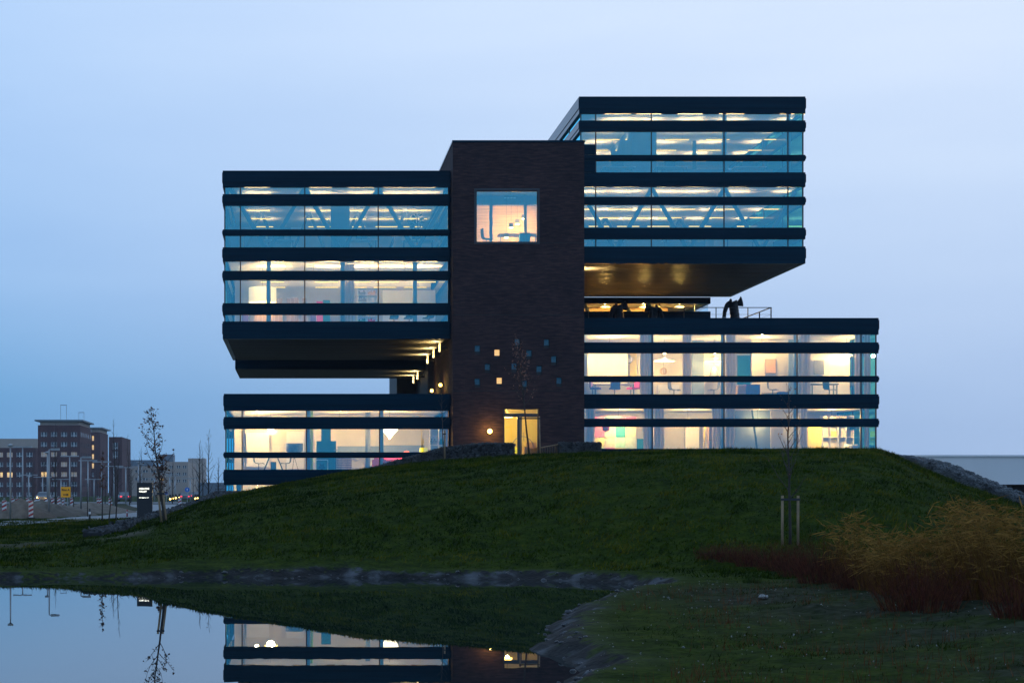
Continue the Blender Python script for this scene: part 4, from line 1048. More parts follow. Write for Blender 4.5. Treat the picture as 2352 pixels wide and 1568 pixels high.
for y, z in ((86.9, zs), (90.7, zs), (94.8, zs), (102.6, z2-.02), (106.2, z2-.02)):
    t = thing('wall_washer', 'slim vertical wall washer lighting the left soffit', 'lamp', (XT0-.40, y, z-.66), 0, 'soffit wall washers')
    MB().box(-.04,.04,-.05,.05,.18,.62).build('lens', pm('washer_glow',(.9,.8,.5),.5,.02,4,emit=(1,.72,.3),est=2.2) if 'washer_glow' not in MT else MT['washer_glow'], t)
    MB().box(.041,.398,-.03,.03,.3,.4).build('bracket', DARK, t); MB().box(-.05,.04,-.06,.06,.14,.179).build('cap', DARK, t)
    b_ = bulb(t, (-.11,0,.12), 520, (1,.78,.36), .06, 'SPOT'); b_.rotation_euler = (math.pi, -.35, 0); b_.data.spot_size = R(125); b_.data.spot_blend = .9
t = thing('wall_washer', 'wall washer lighting the right soffit beside the brick tower', 'lamp', (XT1+.40, 87.0, ZA(605)-.70))
MB().box(-.04,.04,-.05,.05,.18,.62).build('lens', MT['washer_glow'], t); MB().box(-.398,-.041,-.03,.03,.3,.4).build('bracket', DARK, t)
b_ = bulb(t, (.11,0,.15), 700, (1,.70,.30), .06, 'SPOT'); b_.rotation_euler = (math.pi, .35, 0); b_.data.spot_size = R(125); b_.data.spot_blend = .9

# ---- roof terrace: railing and the three striped sculptures
ZR = ZA(730)-.05
rl = thing('terrace_railing', 'thin black steel railing round the roof terrace', 'railing', (15, 88.2, ZR))
def rpart(name, mb): return mb.build(name, DARK, rl, False, True)
xe = XA(1771, 88.2); zt_ = ZA(707, 88.2)
x = XA(1352, 88.2)
while x < xe-.5:
    rpart('post', MB().box(x-.02,x+.02,88.18,88.22,ZR,zt_)); x += 1.62
rpart('post', MB().box(xe-.025,xe+.025,88.175,88.225,ZR,zt_))
for y in (90.4, 92.8, 95.2, 97.6): rpart('post', MB().box(xe-.025,xe+.025,y-.03,y+.03,ZR,zt_))
rpart('handrail', MB().box(XA(1345,88.2),xe+.03,88.17,88.23,zt_,zt_+.035).box(xe-.03,xe+.03,88.23,99.4,zt_,zt_+.035))
for z in (.3, .55): rpart('wire', MB().tube([(XA(1345,88.2),88.2,ZR+z),(xe,88.2,ZR+z)], .006, 4).tube([(xe,88.2,ZR+z),(xe,99.4,ZR+z)], .006, 4))
def sculpture(loc, rz, label, s=1.0, sc_=None):
    t = thing('striped_sculpture', label, 'sculpture', loc, rz, None)
    # broad ribbed trunk
    pts = [(.12,0,0),(.08,0,.5),(.0,0,1.0),(-.06,0,1.35)]
    m = MB(); n = 16
    rib, rr = [], []
    for i in range(n+1):
        u = i/n; x_ = .22-.34*u+.04*math.sin(u*3); z_ = 1.75*u
        rib.append((x_*s,0,z_*s)); rr.append((.44-.06*u+(.018 if i%2 else -.012))*s)
    m.tube(rib, rr, 14); m.build('trunk', DARK, t, False)
    MB().ball((-.30*s,0,1.78*s), .13*s, 12, 8).build('knob', DARK, t, True)
    # horn flaring to the right
    MB().tube([(.0,0,1.62*s),(.3*s,0,1.63*s),(.55*s,0,1.70*s),(.70*s,0,1.76*s)], [.12*s,.13*s,.22*s,.30*s], 12).build('horn', DARK, t, True)
    # looping tail pipe on the left with pale rings
    arc = [(-.25,0,1.55),(-.45,0,1.62),(-.65,0,1.52),(-.84,0,1.2),(-.90,0,.8),(-.86,0,.4),(-.74,0,.0)]
    P_ = []
    for i in range(len(arc)-1):
        for k in range(4):
            f_ = k/4; P_.append(tuple((arc[i][j]*(1-f_)+arc[i+1][j]*f_)*s for j in range(3)))
    P_.append(tuple(c*s for c in arc[-1]))
    MB().tube(P_, [(.17+.01*(i%2))*s for i in range(len(P_))], 10).build('pipe', DARK, t, False)
    for i in (15, 17, 19, 21):
        MB().tube([P_[i], P_[i+1]], .19*s, 10, False).build('pale_ring', WHITEP, t)
    t.scale = (.63*s/.95, .63*s/.95, 1.04)
    return t
sculpture((XA(1686,93), 93, ZR), 0, 'black striped sculpture of curling horns standing against the sky', .95)
sculpture((XA(1422,95), 95, ZR), .3, 'black striped sculpture of curling horns in front of the lit terrace windows', .95)
sculpture((XA(1500,96), 96, ZR), 2.9, 'black striped sculpture turned the other way before the terrace windows', .95)

# ------------------------------------------------------------------ gabion walls
def stones_on(path, width, height, n, seed, base=None):
    r = random.Random(seed); vs, fs = [], []
    P = [Vector(p) for p in path]; L = [0]
    for a, b in zip(P[:-1], P[1:]): L.append(L[-1]+(b-a).length)
    for _ in range(n):
        l = r.uniform(0, L[-1]); i = max(k for k in range(len(L)-1) if L[k] <= l); f_ = (l-L[i])/(L[i+1]-L[i])
        p = P[i].lerp(P[i+1], f_); d = (P[i+1]-P[i]); d.z = 0; d.normalize(); nn = Vector((d.y,-d.x,0))
        hh = height(l/L[-1]) if callable(height) else height
        if r.random() < .62: q = p + nn*(width/2) + Vector((0,0,r.uniform(-.05,hh)))
        else: q = p + nn*r.uniform(-width/2,width/2) + Vector((0,0,hh))
        s_ = r.uniform(.05,.105); o = len(vs)
        ax = [Vector((r.uniform(-1,1),r.uniform(-1,1),r.uniform(-1,1))).normalized()*s_*r.uniform(.7,1.2) for _ in range(3)]
        for e in ax: vs += [tuple(q+e), tuple(q-e)]
        A,B_,C_,D_,E_,F_ = range(o,o+6)
        fs += [(A,C_,E_),(C_,B_,E_),(B_,D_,E_),(D_,A,E_),(C_,A,F_),(B_,C_,F_),(D_,B_,F_),(A,D_,F_)]
    return vs, fs
def gabion(name, pts, width, height, n, label, seed, smat=None):
    t = thing(name, label, 'stone wall', pts[0])
    m = MB(); vs, fs = [], []
    P = [Vector(p) for p in pts]; k = len(P)
    for i, p in enumerate(P):
        d = P[min(i+1,k-1)]-P[max(i-1,0)]; d.z = 0; d.normalize(); nn = Vector((d.y,-d.x,0))
        hh = height(i/(k-1)) if callable(height) else height
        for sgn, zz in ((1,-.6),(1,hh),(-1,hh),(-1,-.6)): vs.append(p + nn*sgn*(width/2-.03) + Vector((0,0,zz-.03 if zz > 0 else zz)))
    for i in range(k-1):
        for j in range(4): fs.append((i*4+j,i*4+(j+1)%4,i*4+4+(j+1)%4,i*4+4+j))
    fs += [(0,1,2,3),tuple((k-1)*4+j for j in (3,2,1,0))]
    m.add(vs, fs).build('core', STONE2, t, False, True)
    v, f_ = stones_on(pts, width, height, n, seed)
    o = MB().add(v, f_).build('stones', smat or STONE, t, False, True); o['kind'] = 'stuff'
    return t
def onground(l, dz=0): return [(x, y, gz(x, y)+dz) for x, y in l]
def dens(a, b, n): return [tuple(np.array(a)+(np.array(b)-np.array(a))*i/n) for i in range(n)]
Yg = 81.6
gp = [W(850, 1080, Yg)[:2], (XA(940,Yg),Yg), (XA(1040,Yg),Yg), (XA(1080,Yg),Yg), (XA(1180,Yg),Yg)]
pts = []
for (a, b) in zip(gp[:-1], gp[1:]): pts += dens(a, b, 4)
pts.append(gp[-1])
def zref(px): return np.interp(px, [850,940,1040,1080,1180], [1077,1052,1028,1020,1020])
P3 = []
for x, y in pts:
    px = CX+x*F/y; P3.append((x, y, gz(x,y)-.05))
def hleft(u):
    i = u*(len(P3)-1); k = int(min(i, len(P3)-2)); x = P3[k][0]*(1-(i-k))+P3[k+1][0]*(i-k)
    return max(.12, ZA(zref(CX+x*F/Yg), Yg) - gz(x, Yg) + .05)
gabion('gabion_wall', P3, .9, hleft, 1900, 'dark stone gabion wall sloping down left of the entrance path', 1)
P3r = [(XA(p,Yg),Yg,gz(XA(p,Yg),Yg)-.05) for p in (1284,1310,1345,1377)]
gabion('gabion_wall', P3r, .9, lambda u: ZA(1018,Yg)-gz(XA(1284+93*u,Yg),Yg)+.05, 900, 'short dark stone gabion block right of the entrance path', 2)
# low stone edge running down the left flank of the mound
pe = []
for px, py, Y in ((528,1137,80),(515,1142,78),(470,1157,73.5),(420,1173,69.5),(375,1189,66),(330,1202,62.5),(285,1213,59.5),(245,1221,57.5),(212,1228,56)):
    pe.append(((px-CX)/F*Y, Y))
pe2 = []
for a, b in zip(pe[:-1], pe[1:]): pe2 += dens(a, b, 3)
pe2.append(pe[-1])
gabion('gabion_wall', [(x,y,gz(x,y)-.06) for x,y in pe2[::-1]], .7, .24, 2200, 'low kerb of dark stones along the left flank of the mound', 3)
# big gabion embankment at the right
er = []
for px, py, Y in ((2059,1051,79.8),(2105,1068,79),(2160,1092,78),(2220,1117,77),(2290,1146,76),(2352,1171,75),(2440,1207,74)):
    x = (px-CX)/F*Y; er.append((x, Y, ZA(py,Y)))
er2 = []
for a, b in zip(er[:-1], er[1:]): er2 += dens(a, b, 3)
er2.append(er[-1])
gabion('gabion_wall', er2[:], 1.3, lambda u: .10 + .47*min(1, u/.3), 5200, 'broad grey stone embankment descending right of the mound', 4, STONE3)
for px, py, l in ((2049,1055,'pale boulder lying at the top of the stone embankment'),(1752,1374,'flat pale stone lying on the near bank')):
    x, y, z = hit(px, py) if py > 1200 else (XA(px,79), 79, gz(XA(px,79),79))
    t = thing('boulder', l, 'stone', (x, y, z)); m = MB().ball((0,0,.03), .16 if py < 1200 else .085, 9, 6, .5)
    m.v = [tuple(c*(1+.25*random.uniform(-1,1)) for c in p) for p in m.v]; m.build('rock', PEBB, t, True)
# entrance railing
er_ = thing('entrance_railing', 'low barred railing with a bronze handrail right of the entrance path', 'railing', (XA(1262,81.8), 81.8, gz(XA(1262,81.8),81.8)))
for i in range(8):
    p = 1242+i*5.6; MB().box(XA(p,81.8)-.03,XA(p,81.8)+.03,81.75,81.85,gz(XA(p,81.8),81.8)-.1,ZA(1029-i*1.0,81.8)).build('bar', DARK, er_, False, True)
MB().tube([(XA(1240,81.8),81.8,ZA(1028,81.8)),(XA(1284,81.8),81.8,ZA(1020,81.8))], .03, 6).build('handrail', STAKE, er_, False, True)

# ------------------------------------------------------------------ white hall beyond the embankment
hb = thing('low_hall', 'long low white hall with a flat parapet beyond the stone embankment', 'building', (60, 112, .8))
Yh = 112.
def hpart(n, mb, m_): return mb.build(n, m_, hb, False, True)
hx0, hx1 = XA(2060,Yh), 95
hpart('parapet', MB().box(hx0, hx1, Yh, Yh+.4, ZA(1112,Yh), ZA(1049,Yh)), CONC)
xk = hx0
while xk < hx1: hpart('coping', MB().box(xk+.01, min(xk+2.95,hx1), Yh-.08, Yh+.5, ZA(1049,Yh)+.002, ZA(1044.5,Yh)), CONC); xk += 2.96
hpart('wall', MB().box(hx0+.5, hx1, Yh+3, Yh+3.3, .5, ZA(1111,Yh)+.6), RUST)
hpart('roof', MB().box(hx0, hx1, Yh+.5, Yh+20, ZA(1080,Yh), ZA(1060,Yh)), CORE)
for i in range(12): hpart('column', MB().box(hx0+2+i*4.5, hx0+2.3+i*4.5, Yh+1.2, Yh+1.5, .5, ZA(1080,Yh)-.002), CONC)

# ------------------------------------------------------------------ trees
def make_tree(base, height, label, lean=(0,0), leaves=0, nb=16, seed=1, r0=.03, start=.3, spread=.28, leafmat=LEAF, up=1.0, name='sapling', group=None, leafsize=.05, twigs=3):
    r = random.Random(seed)
    t = thing(name, label, 'tree', base, 0, group)
    K = 9; tr = []
    wob = [(r.uniform(-.02,.02)*height*.4, r.uniform(-.02,.02)*height*.4) for _ in range(K+1)]
    for i in range(K+1):
        u = i/K; tr.append((lean[0]*u+wob[i][0]*u, lean[1]*u+wob[i][1]*u, height*u-.05*(i==0)))
    rad = [r0*(1-.88*(i/K)) for i in range(K+1)]
    MB().tube(tr, rad, 7).build('trunk', BARK, t, True)
    br = MB(); lv = MB(); tips = []
    def P(u):
        f_ = u*K; i = min(int(f_), K-1); f_ -= i
        return Vector(tr[i]).lerp(Vector(tr[i+1]), f_)
    for i in range(nb):
        u = start+(1-start)*.97*(i+r.random())/nb
        p = P(u); a = i*2.4+r.uniform(-.5,.5); ln = spread*height*(1.15-u)*r.uniform(.6,1.15)
        d = Vector((math.cos(a), math.sin(a), up*r.uniform(.7,1.5))).normalized()
        pts = [p]; q = p.copy()
        for k in range(4):
            d = (d + Vector((r.uniform(-.2,.2), r.uniform(-.2,.2), r.uniform(.0,.22)))).normalized(); q = q + d*ln/4; pts.append(q.copy())
        rr0 = r0*.42*(1.1-u)
        br.tube(pts, [rr0*(1-.75*k/4)+.0015 for k in range(5)], 5); tips += pts[1:]
        for k in range(twigs):
            s_ = pts[r.randint(1,4)]; d2 = (d + Vector((r.uniform(-1,1),r.uniform(-1,1),r.uniform(-.2,.9)))).normalized()
            e = s_ + d2*ln*r.uniform(.2,.45); mid = s_.lerp(e,.5)+Vector((0,0,-.01)); br.tube([s_,mid,e],[rr0*.4+.001,rr0*.3+.001,.0012],4); tips += [mid,e]
    for i in range(leaves):
        c = tips[r.randrange(len(tips))] + Vector((r.gauss(0,.03),r.gauss(0,.03),r.gauss(0,.03)))
        s_ = leafsize*r.uniform(.6,1.3); a = Vector((r.uniform(-1,1),r.uniform(-1,1),r.uniform(-1,.4))).normalized(); b_ = a.cross(Vector((r.uniform(-1,1),r.uniform(-1,1),1))).normalized()
        lv.add([c, c+a*s_*.5+b_*s_*.35, c+a*s_, c+a*s_*.5-b_*s_*.35], [(0,1,2,3)])
    cr = br.build('crown', BARK, t)
    if leaves: lv.build('leaves', leafmat, cr)['kind'] = 'stuff'
    return t
def stakes(base, h, gap, label, lean=0., y=0, yoff=.0):
    t = thing('tree_stakes', label, 'stakes', base)
    for s_ in (-1,1):
        x = s_*gap/2; MB().tube([(x,yoff,-.15),(x+lean,yoff,h)], .035, 8).build('post', STAKE, t, True)
    MB().box(-gap/2-.05+lean*.9, gap/2+.05+lean*.9, yoff-.045, yoff-.036, h-.13, h-.07).build('strap', DARK, t)
    return t
# staked bare tree on the right lawn
x, y, z = hit(1815, 1250)
make_tree((x,y,z), (1250-885)/F*y, 'bare young tree tied between two stakes on the right lawn', (-.06,0), 40, 24, 11, .042, .28, .26, up=1.3)
stakes((x,y,z), (1250-1138)/F*y, 36/F*y, 'pair of wooden stakes holding the bare tree on the right lawn')
# tree at the entrance
Yt = 79.0
x = XA(1216,Yt); z = gz(x,Yt)
make_tree((x,Yt,z), (1050-775)/F*Yt, 'young tree with sparse brown leaves in front of the entrance door', (-.55,0), 480, 26, 12, .05, .42, .30, leafsize=.075, leafmat=pm('russet_leaf', (.30,.12,.075), .8, .4, 3))
stakes((XA(1219,Yt),Yt,z), (1050-957)/F*Yt, 44/F*Yt, 'pair of wooden stakes in front of the entrance door', -.05)
# slim tree at the left of the tower with a pale post
x = XA(1019,78.5); z = gz(x,78.5)
make_tree((x,78.5,z), (1058-870)/F*78.5, 'slim bare tree tied to one pale post by the left gabion wall', (-.12,0), 0, 18, 13, .03, .45, .2)
t = thing('tree_stakes', 'single pale post beside the left gabion wall', 'stakes', (x+.04,78.4,z)); MB().tube([(0,0,-.1),(.0,0,(1058-986)/F*78.4)], .04, 8).build('post', STAKE, t, True); MB().box(-.08,.06,-.05,.05,1.2,1.26).build('strap', DARK, t)
# leafy sapling on the left flank
x, y, z = hit(378, 1199)
make_tree((x,y,z), (1199-938)/F*y, 'young tree with withered brown leaves beside the black sign', (-.45,0), 420, 24, 14, .045, .34, .32, leafsize=.085)
stakes((x,y,z), (1199-1126)/F*y, 11/F*y, 'two close wooden stakes beside the black sign', -.14)
# bare trees behind the left flank
for i, (px, Y, top, l, lv) in enumerate(((457,92,1010,'bare tree with pale twigs between the black sign and the glass block',0),(478,100,985,'tallest bare tree beside the left glass block',12),(500,104,1050,'short bare tree closest to the left glass block',20),
        (366,96,1045,'dense brown leaved tree behind the black sign',700))):
    x = XA(px,Y); z = gz(x,Y)
    make_tree((x,Y,z), ZA(top,Y)-z, l, (.05,0), lv, 24 if i < 3 else 34, 20+i, .05, .25, .22 if i < 3 else .34, leafsize=.08 if i < 3 else .12)
for i, (px, Y, top, l, lv) in enumerate(((235,79,1035,'sapling with clustered dark red leaves at the footpath',130),(250,77,1090,'leaning bare sapling at the footpath',0),(266,79.5,1020,'tall thin bare sapling at the footpath',0),(201,100,1110,'bare sapling with crossed ties beyond the footpath',0),(169,112,1060,'thin bare tree beside the yellow sign',0))):
    x = XA(px,Y); z = gz(x,Y)
    make_tree((x,Y,z), ZA(top,Y)-z, l, (.18 if i in (1,2) else 0,0), lv, 14, 40+i, .035, .4, .16, leafsize=.11)
# loose row of bare street trees
for i in range(22):
    Y = 150+i*7+random.uniform(-3,3); px = random.uniform(60, 470); x = XA(px,Y)
    make_tree((x,Y,gz(x,Y)), random.uniform(5,8), 'bare street tree standing among the lampposts beyond the footpath', (random.uniform(-.3,.3),0), 0, 16, 60+i, .07, .3, .2, name='street_tree', group='bare street trees', twigs=4)

# ------------------------------------------------------------------ shrubs and reeds of the near bank
def mat_stem(name, c0, c1):
    m = pm(name, c0, .8, .35, 2.5)
    return m
RSTEM = pm('red_stem', (.080, .022, .014), .9, .75, 11, spec=.0); RSTEM2 = pm('brown_stem', (.110, .042, .017), .8, .7, 9, spec=.0); GOLD = pm('golden_reed', (.15, .070, .014), .8, .6, 7, spec=.0); GOLD2 = pm('straw_leaf', (.30, .150, .036), .8, .55, 7, spec=.0)
def ribbons(r, n, spread, h, w, lean, curl=.3, z0=0., base=.85):
    m = MB()
    for _ in range(n):
        a = r.uniform(0,6.283); q = r.random()**.6
        x0, y0 = math.cos(a)*q*spread*base, math.sin(a)*q*spread*base
        hh = h*r.uniform(.35,1.05)*(1.08-.5*q*q)*(1.28 if r.random() < .05 else 1); dx, dy = math.cos(a)*q*lean*hh+r.gauss(0,.10)*hh, math.sin(a)*q*lean*hh+r.gauss(0,.10)*hh
        b = r.uniform(0,6.283); wx, wy = math.cos(b)*w, math.sin(b)*w
        pts = []
        for k in range(4):
            u = k/3; pts.append((x0+dx*u**(1+curl), y0+dy*u**(1+curl), z0-.03+hh*u))
        vs = []
        for k, p in enumerate(pts):
            s_ = 1-.8*k/3; vs += [(p[0]-wx*s_,p[1]-wy*s_,p[2]),(p[0]+wx*s_,p[1]+wy*s_,p[2])]
        m.add(vs, [(0,1,3,2),(2,3,5,4),(4,5,7,6)])
    return m
def red_shrub(base, h, w, label, seed):
    r = random.Random(seed); h *= 1.05; t = thing('red_shrub', label, 'shrub', base)
    ribbons(r, int(260*w), w*.55, h, .006, .55).build('stems', RSTEM, t)['kind'] = 'stuff'
    ribbons(r, int(120*w), w*.6, h*.85, .005, .7).build('dry_stems', RSTEM2, t)['kind'] = 'stuff'
    m = MB()
    for _ in range(int(420*w)):
        a = r.uniform(0,6.283); q = r.random()**.5*w*.62; z = h*r.uniform(.12,.95)*(1-.35*(q/(w*.62))**2); c = Vector((q*math.cos(a),q*math.sin(a),z))
        d = Vector((r.gauss(0,1),r.gauss(0,1),r.uniform(.2,1.5))).normalized()*r.uniform(.05,.16); s_ = Vector((r.gauss(0,1),r.gauss(0,1),0)).normalized()*.005
        m.add([c-s_,c+s_,c+d], [(0,1,2)])
    m.build('twigs', RSTEM, t)['kind'] = 'stuff'
    return t
def reed(base, h, w, label, seed):
    r = random.Random(seed); t = thing('reed_clump', label, 'reeds', base)
    ribbons(r, int(230*w), w*.5, h, .007, .35, .8).build('stems', GOLD, t)['kind'] = 'stuff'; ribbons(r, int(300*w), w*.6, h*.66, .006, .45).build('brown_stems', RSTEM2, t)['kind'] = 'stuff'
    m = MB()
    for _ in range(int(260*w)):
        a = r.uniform(0,6.283); q = r.random()**.5*w*.6; z = h*(.25+.78*r.random()**.7); c = Vector((q*math.cos(a),q*math.sin(a),z))
        d = Vector((r.gauss(0,1),r.gauss(0,1),r.uniform(-.5,.9))).normalized()*r.uniform(.08,.42); s_ = d.cross(Vector((r.gauss(0,1),r.gauss(0,1),r.gauss(0,1)))).normalized()*r.uniform(.004,.011)
        m.add([c-s_*.4,c+d*.4-s_,c+d*.4+s_,c+d+Vector((0,0,-.03))], [(0,1,3),(0,3,2)])
    m.build('blades', GOLD2, t)['kind'] = 'stuff'
    return t
SH = [(1640,1281,.36,.9),(1690,1288,.5,1.0),(1740,1298,.52,1.1),(1792,1310,.76,1.15),(1845,1322,.8,1.2),(1893,1336,1.0,1.1),(2112,1398,.80,1.2),(2175,1378,.42,.9),(2345,1414,.62,.8),(1965,1350,.55,.9)]
wall_words = ['smallest red twig shrub at the lawn tip of the thicket','low red twig shrub next to the thicket tip','red twig shrub left of the staked tree foot','red twig shrub right in front of the staked tree','full red twig shrub right of the staked tree','tall red twig shrub joining the golden reeds','dense round dark red shrub jutting towards the open mud','low red twig shrub right of the round dark shrub','dark purple shrub at the muddy right end','red twig shrub under the first golden reeds']
for i, (px, py, h, w) in enumerate(SH):
    x, y, z = hit(px, py); red_shrub((x,y,z), h, w, wall_words[i], 100+i)
RE = [(1938,1336,1.1,.7),(1968,1346,1.3,.6),(2018,1352,.82,.8),(2060,1360,.9,.85),(2105,1358,.85,.8),(2150,1362,.95,.8),(2192,1370,1.25,.85),(2236,1374,1.42,.9),(2282,1372,1.30,.9),(2322,1378,1.2,.8),(2372,1376,1.3,.9),(2040,1340,.95,.6),(2215,1356,1.5,.7),(2265,1354,1.35,.7)]
rw = ['first golden reed clump rising from the red shrubs','tallest plume of the first golden reeds','short reed clump in the dip of the thicket','olive reed clump in the dip of the thicket','thin reed clump behind the round dark shrub','golden reed clump right of the dip','tall golden reeds at the left shoulder of the big stand','tall golden reeds at the front crest of the big stand','golden reeds right of the crest with pale leaves','golden reeds at the right end of the big stand','outermost reeds at the right end','thin reeds on the lawn side of the dip','tallest golden reeds on the lawn side of the big stand','rear golden reeds right of the tallest ones']
for i, (px, py, h, w) in enumerate(RE):
    x, y, z = hit(px, py); reed((x,y,z), h, w, rw[i], 140+i)
x, y, z = hit(1728, 1338)
t = thing('grass_tuft', 'small dark green tuft alone in front of the red shrubs', 'grass tuft', (x,y,z))
ribbons(random.Random(170), 160, .22, .24, .006, .5).build('blades', pm('tuft_green', (.025, .045, .008), .9, .5, 8, spec=.0), t)['kind'] = 'stuff'
# dry weeds on the bank: uncountable
def weeds():
    n = 7000; x = rng.uniform(3, 16, n); y = rng.uniform(14, 34, n); d = pond_dist(x, y); k = (d > .8) & (fbm(x*.9, y*.9, 91) > .54); x, y = x[k], y[k]; z = ground_z(x, y); m = MB()
    for a, b, c in zip(x, y, z):
        for _ in range(2):
            dx, dy, h = random.gauss(0,.06), random.gauss(0,.06), random.uniform(.04,.30); m.add([(a-.003,b,c),(a+.003,b,c),(a+dx,b+dy,c+h)], [(0,1,2)])
    o = m.build('dry_weeds', RSTEM2); o['kind'] = 'stuff'; tag(o, 'thin dry brown weeds on the muddy near bank', 'weeds')
weeds()
def pebbles():
    n = 1500; x = rng.uniform(2.5, 16, n); y = 14*(44/14)**rng.random(n); d = pond_dist(x, y); k = (d > .2)&(y < 42)&((y < 38)|(x < 12)); x, y = x[k], y[k]; z = ground_z(x, y); m = MB()
    for a, b, c in zip(x, y, z):
        s_ = random.uniform(.006,.014)*(2.2 if random.random() < .06 else 1)*(b/22)**.5; q = Vector((a,b,c+s_*.3))
        ax = [Vector((random.uniform(-1,1),random.uniform(-1,1),random.uniform(-.5,.5))).normalized()*s_*random.uniform(.7,1.4) for _ in range(2)]+[Vector((0,0,s_*.7))]
        vs = []
        for e in ax: vs += [q+e,q-e]
        m.add(vs, [(0,2,4),(2,1,4),(1,3,4),(3,0,4),(2,0,5),(1,2,5),(3,1,5),(0,3,5)])
    o = m.build('pebbles', PEBB); o['kind'] = 'stuff'; tag(o, 'scattered pale pebbles on the muddy near bank', 'pebbles')
pebbles()
# mud clods along the shoreline
def clods():
    m = MB()
    n = len(POND)
    for i in range(4, 34):
        a, b = POND[i], POND[i+1]; L = np.linalg.norm(b-a)
        for _ in range(int(L*5)):
            f_ = random.random(); x, y = a+(b-a)*f_; x += random.gauss(0,.14); y += random.gauss(0,.25); s_ = random.uniform(.012,.05)*(1.8 if random.random() < .1 else 1)
            mm = MB().ball((x,y,max(gz(x,y),.0)+s_*.05), s_, 6, 4, .55); mm.v = [tuple(np.array(p)+np.array([random.uniform(-.2,.2)*s_ for _ in range(3)])) for p in mm.v]; m.add(mm.v, mm.f)
    o = m.build('mud_clods', pm('wet_mud',(.035,.036,.04),.45,.4,8,bump=.3), None, True); o['kind'] = 'stuff'; tag(o, 'dark mud clods along the edge of the pond', 'mud')
clods()

# ------------------------------------------------------------------ street on the left
def text(name, s_, size, loc, mat, parent, extr=.004, bold=0.):
    cu = bpy.data.curves.new(name, 'FONT'); cu.body = s_; cu.size = size; cu.extrude = extr; cu.offset = bold; cu.align_x = 'LEFT'
    tmp = bpy.data.objects.new('tmp', cu); col.objects.link(tmp); bpy.context.view_layer.update()
    me = bpy.data.meshes.new_from_object(tmp.evaluated_get(bpy.context.evaluated_depsgraph_get())); bpy.data.objects.remove(tmp)
    me.materials.clear(); me.materials.append(mat)
    o = bpy.data.objects.new(name, me); col.objects.link(o); o.parent = parent; o.location = loc; o.rotation_euler = (R(90),0,0); return o
Ys = 74.5
x0, x1 = XA(315,Ys), XA(350,Ys); zb, zt_ = gz(XA(332,Ys),Ys), ZA(1108,Ys)
sg = thing('totem_sign', 'black totem sign with glowing white lettering', 'sign', ((x0+x1)/2, Ys, zb))
w_, h_ = (x1-x0)/2, zt_-zb
MB().box(-w_,w_,-.09,.09,-.1,h_).build('slab', DARK, sg)
text('lettering', 'CREATIVE', .098, (-w_+.09, -.092, h_-.29), LETTER, sg, bold=.004); text('lettering', 'VALLEY', .098, (-w_+.09, -.092, h_-.41), LETTER, sg, bold=.004); text('lettering', 'Orteliuslaan 1-9', .062, (-w_+.09, -.092, h_-.66), LETTER, sg, bold=.003)
# yellow detour sign
Yy = 112
ys = thing('detour_sign', 'yellow detour sign reading Ring A with a black arrow', 'sign', (XA(151,Yy), Yy, gz(XA(151,Yy),Yy)))
sw, sb, st_ = 22.5/F*Yy/2, ZA(1141.5,Yy)-ys.location.z, ZA(1117.5,Yy)-ys.location.z
MB().box(-sw,sw,-.02,.0,sb,st_).build('board', YSIGN, ys); MB().tube([(-.1,.04,-.2),(-.1,.04,st_)], .03, 8).tube([(.12,.04,-.2),(.12,.04,st_)], .03, 8).build('post', POLE, ys)
text('lettering', 'Ring A', .19, (-sw+.05, -.023, sb+(st_-sb)*.62), DARK, ys, bold=.006)
MB().extrude_xz([(-.17,sb+.14),(.06,sb+.14),(.06,sb+.08),(.20,sb+.17),(.06,sb+.26),(.06,sb+.20),(-.17,sb+.20)], -.026, -.021).build('arrow', DARK, ys)
# lampposts
def lamppost(px, Y, top, style, label, group):
    x = XA(px,Y); z = gz(x,Y); h = ZA(top,Y)-z
    t = thing('lamppost', label, 'lamppost', (x,Y,z), 0, group)
    r = .00032*Y+.018
    MB().tube([(0,0,-.1),(0,0,h*.5),(0,0,h)], [r*1.15,r,r*.75], 8).build('pole', POLE, t, True)
    if style == 1: MB().tube([(0,0,h),(.02*Y*.25,0,h+.02)], r*.6, 6).build('arm', POLE, t); MB().box(.1,.1+.0048*Y,-.1,.1,h-.05,h+.07).build('lamp_head', POLE, t)
    elif style == 2:
        for s_ in (-1,1): MB().box(min(s_*.05,s_*(.05+.005*Y)),max(s_*.05,s_*(.05+.005*Y)),-.1,.1,h-.06,h+.05).build('lamp_head', POLE, t)
    else: MB().lathe([(r,h-.05),(r*3.2,h),(r*3.2,h+.08),(.01,h+.12)], 10).build('lamp_head', POLE, t)
    return t
for px, Y, top, st in ((24,91,1024,3),(52,134,1026,2),(113,97,1032,1),(109,120,1040,3),(160,190,1047,2),(186,112,1050,1),(202,170,1057,2),(234,180,1060,2),(262,190,1070,2),(289,215,1073,2),(318,240,1062,3),(325,200,1066,3),(390,230,1088,2),(402,250,1092,2),(437,260,1098,2),(66,240,1090,2),(98,260,1095,2),(140,270,1100,2),(216,280,1100,2),(355,280,1098,2)):
    lamppost(px, Y, top, st, {1:'pale pole with a boxy side arm lamp beyond the footpath',2:'slender double headed street lamp beyond the footpath',3:'pale post top lamp beyond the footpath'}[st], {1:'side arm lamps',2:'double headed street lamps',3:'post top lamps'}[st])
